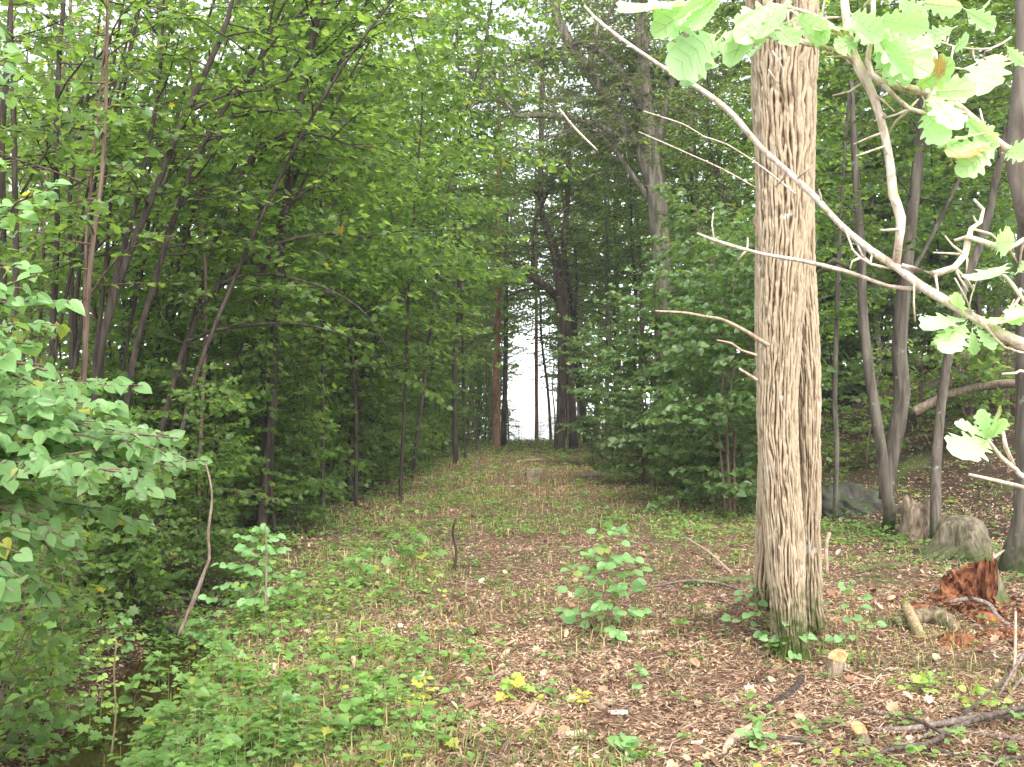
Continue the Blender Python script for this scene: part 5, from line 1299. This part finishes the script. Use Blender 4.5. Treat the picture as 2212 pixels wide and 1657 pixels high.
def stumps():
    rng = np.random.default_rng(8)
    # splintered mossy stump
    b = G(1990, 1165); s = b[1] / FPX
    t = thing('tree_stump', 'splintered upright stump with a pale torn edge at the foot of the slim tree', 'stump', b)
    g = Geo(); th = np.linspace(0, 2 * math.pi, 40, endpoint=False)
    topz = (62 + 34 * (vnoise(th * 2.4, th * 0, 5)) + 16 * vnoise(th * 9, th * 0, 6)) * s
    rings = []
    for f in (0, .15, .4, .7, 1.0):
        r = (44 - 6 * f + 14 * (1 - f) ** 3) * s * (1 + .15 * (vnoise(th * 4, th * 0 + f, 9) - .5))
        rings.append(np.stack([b[0] + r * np.cos(th), b[1] + r * np.sin(th), b[2] - .05 + f * topz], 1))
    for f in (.95, .35):
        r = 30 * s * (1 + .2 * (vnoise(th * 5, th * 0, 12) - .5)); rings.append(np.stack([b[0] + r * np.cos(th), b[1] + r * np.sin(th), b[2] + f * topz], 1))
    V = np.array(rings); n = len(rings); i = np.arange(n - 1)[:, None]; j = np.arange(40)[None]
    q = np.stack([i * 40 + j, i * 40 + (j + 1) % 40, (i + 1) * 40 + (j + 1) % 40, (i + 1) * 40 + j], -1).reshape(-1, 4)
    g.add(V.reshape(-1, 3), np.r_[q.ravel(), np.arange(40) + (n - 1) * 40], np.r_[np.full(len(q), 4), 40])
    g.build('wood', M['stump_bark'], t, smooth=True, origin=b)
    # mossy low mound stump
    b = G(2075, 1205); s = b[1] / FPX
    t = thing('tree_stump', 'rounded moss-grown old stump with spreading roots behind the red rotten one', 'stump', b)
    g = Geo(); top = lathe(g, b, [(95 * s, -.06), (78 * s, 10 * s), (60 * s, 34 * s), (50 * s, 62 * s), (40 * s, 78 * s), (26 * s, 88 * s), (.01, 92 * s)], 44, 4, .22)
    g.build('wood', M['mossy_wood'], t, smooth=True, origin=b)
    # root arms
    for (x1, y1) in ((1985, 1215), (2010, 1222), (2150, 1215)):
        e = G(x1, y1); g = Geo()
        pp, rr = smooth_path([b + [0, 0, .12], (b + e) / 2 + [0, -.05, .08], e + [0, 0, -.01]], [.09, .06, .02], .05); tube(g, pp, rr, 8, lump=.25)
        g.build('root', M['mossy_wood'], t, smooth=True, origin=b)
    # red rotten stump: hollow shell, torn down at the front
    b = G(2095, 1305); s = b[1] / FPX
    t = thing('rotten_stump', 'hollow crumbling stump with bright rust-red rotten wood inside', 'stump', b)
    n = 72; th = np.linspace(0, 2 * math.pi, n, endpoint=False)
    front = np.clip(-np.sin(th) * 1.2 - .55 * np.cos(th) + .15, 0, 1)
    hgt = (98 - 84 * front ** .6 + 14 * (vnoise(th * 3.1, th * 0, 3) - .4) + 9 * (vnoise(th * 11, th * 0, 4) - .5)) * s * (.80 + .22 * np.cos(th))
    hgt = np.maximum(hgt, 6 * s)
    g = Geo(); rings = []
    for f in (0, .12, .35, .65, .9, 1.0):
        r = (70 - 14 * f + 26 * (1 - f) ** 3) * s * (1 + .22 * (vnoise(np.cos(th) * 2 + 9, np.sin(th) * 2 + 9 + f, 21) - .5) + .1 * (vnoise(th * 12, th * 0 + f * 3, 22) - .5))
        rings.append(np.stack([b[0] + r * np.cos(th), b[1] + r * np.sin(th) * .9, b[2] - .04 + f * hgt], 1))
    V = np.array(rings); k = len(rings); i = np.arange(k - 1)[:, None]; j = np.arange(n)[None]
    q = np.stack([i * n + j, i * n + (j + 1) % n, (i + 1) * n + (j + 1) % n, (i + 1) * n + j], -1).reshape(-1, 4)
    g.add(V.reshape(-1, 3), q.ravel(), np.full(len(q), 4)); g.build('shell', M['mossy_wood'], t, smooth=True, origin=b)
    g = Geo(); rings = []
    for f in np.linspace(1.0, .0, 12):
        r = (53 * (.55 + .45 * f) ** .8) * s * (1 + .35 * (vnoise(np.cos(th) * 3 + 9 + f * 4, np.sin(th) * 3 + 9, 31) - .5) + .3 * (vnoise(th * 9, th * 0 + f * 9, 32) - .5) * (1 if f < 1 else .2))
        rings.append(np.stack([b[0] + r * np.cos(th), b[1] + r * np.sin(th) * .9, b[2] - .04 + np.maximum(f, .12) * hgt * .985 + .03 * vnoise(th * 7, th * 0 + f * 11, 33)], 1))
    V = np.array(rings); k = len(rings); i = np.arange(k - 1)[:, None]
    q = np.stack([i * n + j, i * n + (j + 1) % n, (i + 1) * n + (j + 1) % n, (i + 1) * n + j], -1).reshape(-1, 4)
    g.add(V.reshape(-1, 3), np.r_[q.ravel(), np.arange(n) + (k - 1) * n], np.r_[np.full(len(q), 4), n]); g.build('rotten_core', M['red_rot'], t, origin=b)
    # thin torn splinters on the rim
    for k, (x0, y0, x1, y1, w) in enumerate([(2128, 1260, 2134, 1200, 9), (2141, 1300, 2146, 1192, 11), (2112, 1250, 2116, 1208, 8), (2036, 1300, 2028, 1250, 9), (2146, 1205, 2170, 1188, 9)]):
        g = Geo(); dp = b[1] + .03
        pp, rr = poly3([(x0, y0, w), ((x0 + x1) / 2 + 2, (y0 + y1) / 2, w * .8), (x1, y1, w * .25)], dp); pp, rr = smooth_path(pp, rr, .02)
        tube(g, pp, rr, 7, lump=.5, seed=k * 7); g.build('splinter', M['pale_stick'] if k in (1, 4) else M['red_rot'], t, origin=b)
    g = Geo(); m_ = 900; aa = rng.uniform(0, 6.28, m_); ra_ = np.abs(rng.normal(0, .30, m_)); X = b[0] - .05 + ra_ * np.cos(aa) * 1.2; Y = b[1] - .22 + ra_ * np.sin(aa) * 1.1
    place_leaves(g, 'ellip', np.stack([X, Y, terrain(X, Y) + rng.uniform(.0, .07, m_)], 1), rng.normal(0, 1, (m_, 3)) * [1, 1, .5], rng.normal(0, 1, (m_, 3)) + UP, rng.uniform(.02, .07, m_), rng)
    o = g.build('rotten_crumbs', island_mat('red_crumbs', [(0, (.07, .024, .011)), (.5, (.19, .075, .035)), (1, (.34, .18, .09))]), t, origin=b); o['kind'] = 'stuff'
    # crumbled red wood
    for k, (dx, dy, w) in enumerate([(1985, 1330, 36), (2120, 1345, 34), (2070, 1395, 40), (2140, 1380, 26), (2040, 1300, 26), (2180, 1375, 24), (2165, 1330, 20), (2100, 1320, 18)]):
        c = G(dx, dy); sc_ = c[1] / FPX; g = Geo()
        lathe(g, c, [(w * sc_, -.02), (w * .9 * sc_, w * .3 * sc_), (w * .55 * sc_, w * .62 * sc_), (.004, w * .75 * sc_)], 22, 60 + k, .35)
        o = g.build('rotten_chunk', M['red_rot'], origin=c)
        tag(o, ['rust-red crumbled chunk left of the hollow red stump, by the log', 'rust-red chunk below the front of the hollow red stump', 'largest rust-red crumbled heap in front of the hollow red stump', 'small rust-red lump under the bent grey stick', 'rust-red lump against the left wall of the hollow stump', 'rust-red lump by the right picture edge under the bent stick', 'rust-red crumb at the right foot of the hollow stump', 'little rust-red crumb in the mouth of the hollow stump'][k], 'rotten wood', 'crumbled pieces of the rotten stump')
    # freshly cut stump with orange top
    def cut(label, dx, dy, tx, ty, w, sq=.55, name='cut_stump', face='cut'):
        b = G(dx, dy); s = b[1] / FPX; top = P(tx, ty, b[1] + .02)
        t = thing(name, label, 'stump', b)
        ax = unit(top - b); H = np.linalg.norm(top - b); r = w * s / 2
        g = Geo(); ring = lathe(g, b - ax * .05, [(r * 1.35, 0), (r * 1.1, H * .35), (r, H * .8), (r, H + .05)], 28, int(dx), .06, ax)
        g.build('bark', M['stump_bark'], t, smooth=True, origin=b)
        c = ring.mean(0); nn = unit(np.array([-.12, -.45, .88]))
        g = Geo(); rel = ring - c
        flat = rel * 1.0
        V = [c + ax * .03 + rel * f + (ax * (-(rel @ nn) / max(.2, ax @ nn))[:, None] if True else 0) * f for f in (1.0, .55)]
        V = np.vstack([ring, V[0], V[1]]); n = 28; j = np.arange(n)
        q = np.vstack([np.stack([j, (j + 1) % n, n + (j + 1) % n, n + j], -1), np.stack([n + j, n + (j + 1) % n, 2 * n + (j + 1) % n, 2 * n + j], -1)])
        g.add(V, np.r_[q.ravel(), 2 * n + j], np.r_[np.full(len(q), 4), n]); g.build('cut_face', M[face], t, origin=b)
    cut('small fresh-cut stump with an orange oval face on the litter before the thick trunk', 1796, 1470, 1807, 1428, 38)
    cut('tiny cut stub sticking up in the brush pile at the bottom right', 1868, 1607, 1860, 1585, 28)
    cut('old dark low stump in the middle of the far path', 1150, 1042, 1152, 1024, 36, face='mossy_wood')
stumps()

def log(name, label, pts, mat, cat='stick', group=None, lift=.0, segs=8, ends=None, lump=.15):
    """A fallen stick: photo points on the ground, optional height above it per point (4th)."""
    pp, rr = [], []
    for q in pts:
        b = G(q[0], q[1]); r = q[2] * b[1] / FPX / 2
        pp.append(b + [0, 0, r * .7 + lift + (q[3] if len(q) > 3 else 0)]); rr.append(r)
    pp, rr = smooth_path(pp, rr, .05)
    g = Geo(); tube(g, pp, rr, segs, seed=int(pts[0][0]), lump=lump)
    o = g.build(name, M[mat], smooth=True, origin=pp[0]); tag(o, label, cat, group); return o
LG = 'cut branches of the brush pile at the lower right'
for lab, mat_, pts in [
 ('long dark bent branch, nearest of the brush pile, sweeping up to the right edge', 'dark_stick', [(1840, 1660, 8), (1915, 1638, 10, .03), (2008, 1626, 11, .04), (2058, 1606, 12, .06), (2108, 1592, 12, .08), (2211, 1573, 13, .10), (2290, 1560, 13, .12)]),
 ('thin dark arched branch in front of the tiny cut stub', 'dark_stick', [(1565, 1626, 5), (1608, 1611, 7, .02), (1661, 1606, 8, .03), (1728, 1615, 8, .03), (1775, 1625, 8, .02), (1835, 1651, 6)]),
 ('thin grey twig-like branch just behind the arched one', 'grey_stick', [(1695, 1596, 5), (1758, 1584, 6, .02), (1828, 1577, 6, .02), (1862, 1580, 5)]),
 ('straight grey branch lying level left of the tiny cut stub', 'grey_stick', [(1725, 1570, 9), (1780, 1564, 11), (1841, 1559, 8)]),
 ('dark thin branch slanting from the stub toward the corner', 'dark_stick', [(1875, 1562, 6, .05), (1975, 1581, 8, .06), (2045, 1606, 7, .03)]),
 ('thick grey branch along the right edge behind the nearest bent one', 'grey_stick', [(1874, 1578, 10), (1958, 1588, 14, .02), (2061, 1581, 15, .04), (2211, 1569, 16, .06), (2280, 1562, 16, .06)]),
 ('level thin branch highest in the brush pile at the right', 'grey_stick', [(2030, 1548, 5), (2110, 1553, 7, .02), (2211, 1560, 7, .03), (2270, 1562, 7)]),
 ('dark branch lowest at the bottom right corner', 'dark_stick', [(2012, 1624, 7), (2048, 1640, 10, .02), (2101, 1654, 11, .02), (2211, 1651, 12, .02), (2280, 1650, 12)]),
 ('reddish peeling bark strip on the litter left of the brush pile', 'pale_stick', [(1560, 1632, 10), (1585, 1605, 22), (1635, 1572, 16), (1662, 1566, 6)]),
 ('grey branch crossing under the others near the bottom edge', 'grey_stick', [(1890, 1640, 5), (1960, 1612, 8, .01), (2040, 1590, 9, .02), (2130, 1600, 9, .02), (2230, 1612, 10, .02)]),
 ('short dark twig forking off the thick grey branch', 'dark_stick', [(2060, 1580, 6, .04), (2120, 1560, 5, .12), (2180, 1530, 4, .18)]),
 ('pale thin upright stick at the right edge above the brush pile', 'pale_stick', [(2190, 1465, 7), (2194, 1440, 6, .10), (2196, 1410, 5, .28)]),
 ('grey root strand fanning out at the right picture edge', 'grey_stick', [(2150, 1520, 5), (2180, 1490, 7, .06), (2215, 1462, 9, .15)]),
 ('second grey root strand under the first at the right picture edge', 'grey_stick', [(2165, 1530, 5), (2190, 1505, 6, .04), (2225, 1485, 8, .1)])]:
    log('branch', lab, pts, mat_, 'branch', LG)
log('log', 'short cut log with a pale end lying left of the red crumbs', [(1958, 1345, 22, .10), (1972, 1365, 24, .06), (1990, 1385, 24)], 'log_bark', 'log')
log('log', 'rotting dark bark-covered log before the hollow red stump', [(1885, 1340, 10), (1920, 1352, 18), (1965, 1350, 32), (2010, 1345, 44), (2040, 1355, 38), (2066, 1368, 18)], 'stump_bark', 'log')
log('log', 'dark dead bough lying across the shaded slope at the right edge', [(1975, 1010, 22, .9), (2060, 985, 22, 1.0), (2140, 975, 20, 1.05), (2230, 975, 18, 1.05)], 'weathered', 'log')
log('log', 'straw-pale log piece behind the right of the alone sapling', [(1330, 1377, 14), (1385, 1375, 18), (1430, 1371, 12)], 'pale_stick', 'log')
log('log', 'grey thin log lying level at the right of the far path', [(1255, 1032, 8), (1300, 1030, 9), (1350, 1027, 8)], 'grey_stick', 'log')
log('log', 'pale short log on the far path where it narrows', [(1118, 1000, 6), (1150, 997, 7), (1172, 995, 5)], 'pale_stick', 'log')
log('log', 'mossy half-buried root left behind the thick trunk', [(1480, 1268, 14), (1560, 1262, 18), (1640, 1258, 20)], 'mossy_wood', 'log')
log('log', 'mossy stick on the litter right of the thick trunk', [(1850, 1240, 8), (1900, 1228, 14), (1960, 1222, 8)], 'mossy_wood', 'log')
log('stick', 'dark charred stick on the litter before the thick trunk', [(1650, 1540, 16), (1700, 1510, 18), (1735, 1480, 10, .04)], 'dark_bark')
log('stick', 'short dark stick stub left of the charred one', [(1622, 1470, 8), (1655, 1482, 9)], 'dark_bark')
log('stick', 'pale peeled stick lying on the near path at the bottom', [(1025, 1578, 9), (1060, 1615, 9), (1095, 1640, 7)], 'pale_stick')
log('stick', 'thin long twig curving on the litter below the thick trunk', [(1790, 1450, 5, .04), (1870, 1475, 5, .03), (1960, 1495, 5), (2020, 1500, 4)], 'pale_stick')
log('stick', 'thin dark stick behind the alone sapling on its right', [(1400, 1275, 5, .02), (1500, 1270, 6, .06), (1580, 1280, 6, .04), (1660, 1310, 5)], 'grey_stick')
log('stick', 'twig propped in the litter left of the thick trunk', [(1480, 1180, 4, .10), (1530, 1210, 5, .08), (1580, 1240, 6)], 'pale_stick')
log('stick', 'pale stick end lying among leaves by the left picture edge', [(70, 1320, 22), (110, 1345, 24), (160, 1370, 16)], 'pale_stick')
log('stick', 'long grey stick lying across the dim floor beyond the ditch', [(340, 1290, 9), (430, 1300, 10), (520, 1303, 9), (620, 1298, 6)], 'grey_stick')
log('stick', 'dark wet stick fallen into the ditch by the leaning dead one', [(300, 1335, 9), (370, 1365, 10), (440, 1400, 9), (480, 1420, 6)], 'dark_bark')
log('stick', 'slanting dark stick behind the ditch at the left', [(240, 1270, 8), (310, 1240, 8, .1), (390, 1205, 7, .25)], 'dark_bark')
# leaning dead stick at the ditch
def lean_stick(label, pts, dep, mat, name='dead_stick'):
    pp, rr = poly3(pts, dep); pp, rr = smooth_path(pp, rr, .04)
    g = Geo(); tube(g, pp, rr, 8, lump=.15, seed=3); o = g.build(name, M[mat], smooth=True, origin=pp[-1]); tag(o, label, 'stick')
lean_stick('crooked pale dead stick leaning over the ditch, its foot in the water', [(438, 985, 5), (452, 1030, 4), (458, 1080, 5), (450, 1150, 6), (452, 1205, 6), (440, 1240, 8), (420, 1292, 10), (400, 1340, 8), (385, 1375, 7)], 7.6, 'weathered')
lean_stick('thin upright brown stem bare of leaves in front of the ditch sapling', [(572, 1130, 3), (576, 1200, 4), (574, 1300, 5), (573, 1352, 5)], 8.0, 'weathered')
lean_stick('thin dark dead stem standing on the left half of the path', [(985, 1120, 4), (978, 1150, 5), (985, 1190, 6), (982, 1240, 6)], 10.4, 'dark_bark')
lean_stick('thin bare stem standing beside the ditch at the lower left', [(252, 1385, 4), (246, 1450, 4), (250, 1540, 4), (240, 1640, 5)], 5.3, 'stem_green')
lean_stick('dry forked stem standing right behind the thick trunk', [(1792, 1150, 8), (1785, 1180, 8), (1786, 1240, 9)], 8.6, 'pale_stick')

lean_stick('grey bent stick hooking down before the hollow red stump', [(2050, 1302, 8), (2075, 1295, 9), (2101, 1294, 10), (2135, 1306, 11), (2155, 1333, 11, 8.2), (2181, 1353, 11, 8.1), (2212, 1369, 12, 8.0), (2300, 1410, 12, 7.6)], 8.4, 'grey_stick', 'bent_stick')
# bark chips
rngc = np.random.default_rng(12)
chips = [(1235, 1590, 70, 'long pale bark strip lying on the near path'), (1335, 1545, 42, 'pale bark chip between the yellow seedling and the bark strip'), (1105, 1640, 26, 'whitish chip at the very bottom of the path'), (1045, 1550, 30, 'small pale chip left of the maple seedling'), (1015, 1565, 24, 'pale curled leaf chip near the larger yellow seedling'), (1505, 1610, 26, 'white chip on the litter below the alone sapling'), (1170, 1500, 22, 'grey-green lichen chip in the middle of the path'), (1770, 1520, 34, 'pale bark chip beside the charred stick'), (1930, 1450, 26, 'pale chip left of the long curving twig'), (930, 1575, 24, 'whitish leaf on the grass at the left path edge'), (2190, 1600, 30, 'pale chip under the brush pile at the right edge'), (360, 1590, 34, 'pale curled dead leaf among the green herbs at the lower left')]
for k, (dx, dy, w, lab) in enumerate(chips):
    c = G(dx, dy); s = c[1] / FPX; L = w * s; a = rngc.uniform(-.3, .9) if k else .45
    nx, ny = 9, 5; u, v = np.meshgrid(np.linspace(-.5, .5, nx), np.linspace(-.5, .5, ny))
    ww = L * .38 * (1 - .5 * np.abs(u * 2) ** 3) * (1 + .5 * (vnoise(u * 6 + k, v * 0, k) - .5))
    X = u * L; Y = v * ww; Z = .02 + .05 * L + L * .12 * (v * 2) ** 2 * -1 + .1 * L * (vnoise(u * 4 + 5, v * 3 + k, k + 9) - .3)
    ca, sa = math.cos(a), math.sin(a)
    V = np.stack([X * ca - Y * sa, X * sa + Y * ca, Z], -1).reshape(-1, 3)
    V = np.vstack([V, V - [0, 0, .006]]); n = nx * ny
    i = np.arange(ny - 1)[:, None]; j = np.arange(nx - 1)[None]
    q = np.stack([i * nx + j, i * nx + j + 1, (i + 1) * nx + j + 1, (i + 1) * nx + j], -1).reshape(-1, 4)
    g = Geo(); g.add(V + c, np.r_[q.ravel(), (q[:, ::-1] + n).ravel()], np.full(2 * len(q), 4))
    o = g.build('bark_chip', island_mat('chip', [(0, (.58, .47, .36)), (1, (.66, .56, .45))]) if k == 0 else bpy.data.materials['chip'], origin=c); tag(o, lab, 'bark chip', 'pale chips on the path')

# ================================================================ thin air between the far trees
def haze():
    me = bpy.data.meshes.new('haze')
    x0, x1, y0, y1, z0, z1 = -400, 400, -320, 400, -10.5, 34
    V = [(x, y, z) for z in (z0, z1) for y in (y0, y1) for x in (x0, x1)]
    me.from_pydata(V, [], [(0, 2, 3, 1), (4, 5, 7, 6), (0, 1, 5, 4), (2, 6, 7, 3), (0, 4, 6, 2), (1, 3, 7, 5)])
    m, nt, out = nodes('haze')
    pv = N_(nt, 'ShaderNodeVolumePrincipled'); pv.inputs['Color'].default_value = (.95, .97, 1, 1); pv.inputs['Density'].default_value = .0009; pv.inputs['Anisotropy'].default_value = .0
    nt.links.new(pv.outputs[0], out.inputs['Volume'])
    me.materials.append(m)
    o = bpy.data.objects.new('haze', me); COL.objects.link(o); struct(o, 'stuff'); o['label'] = 'faint bright air veiling the far end of the wood'
haze()
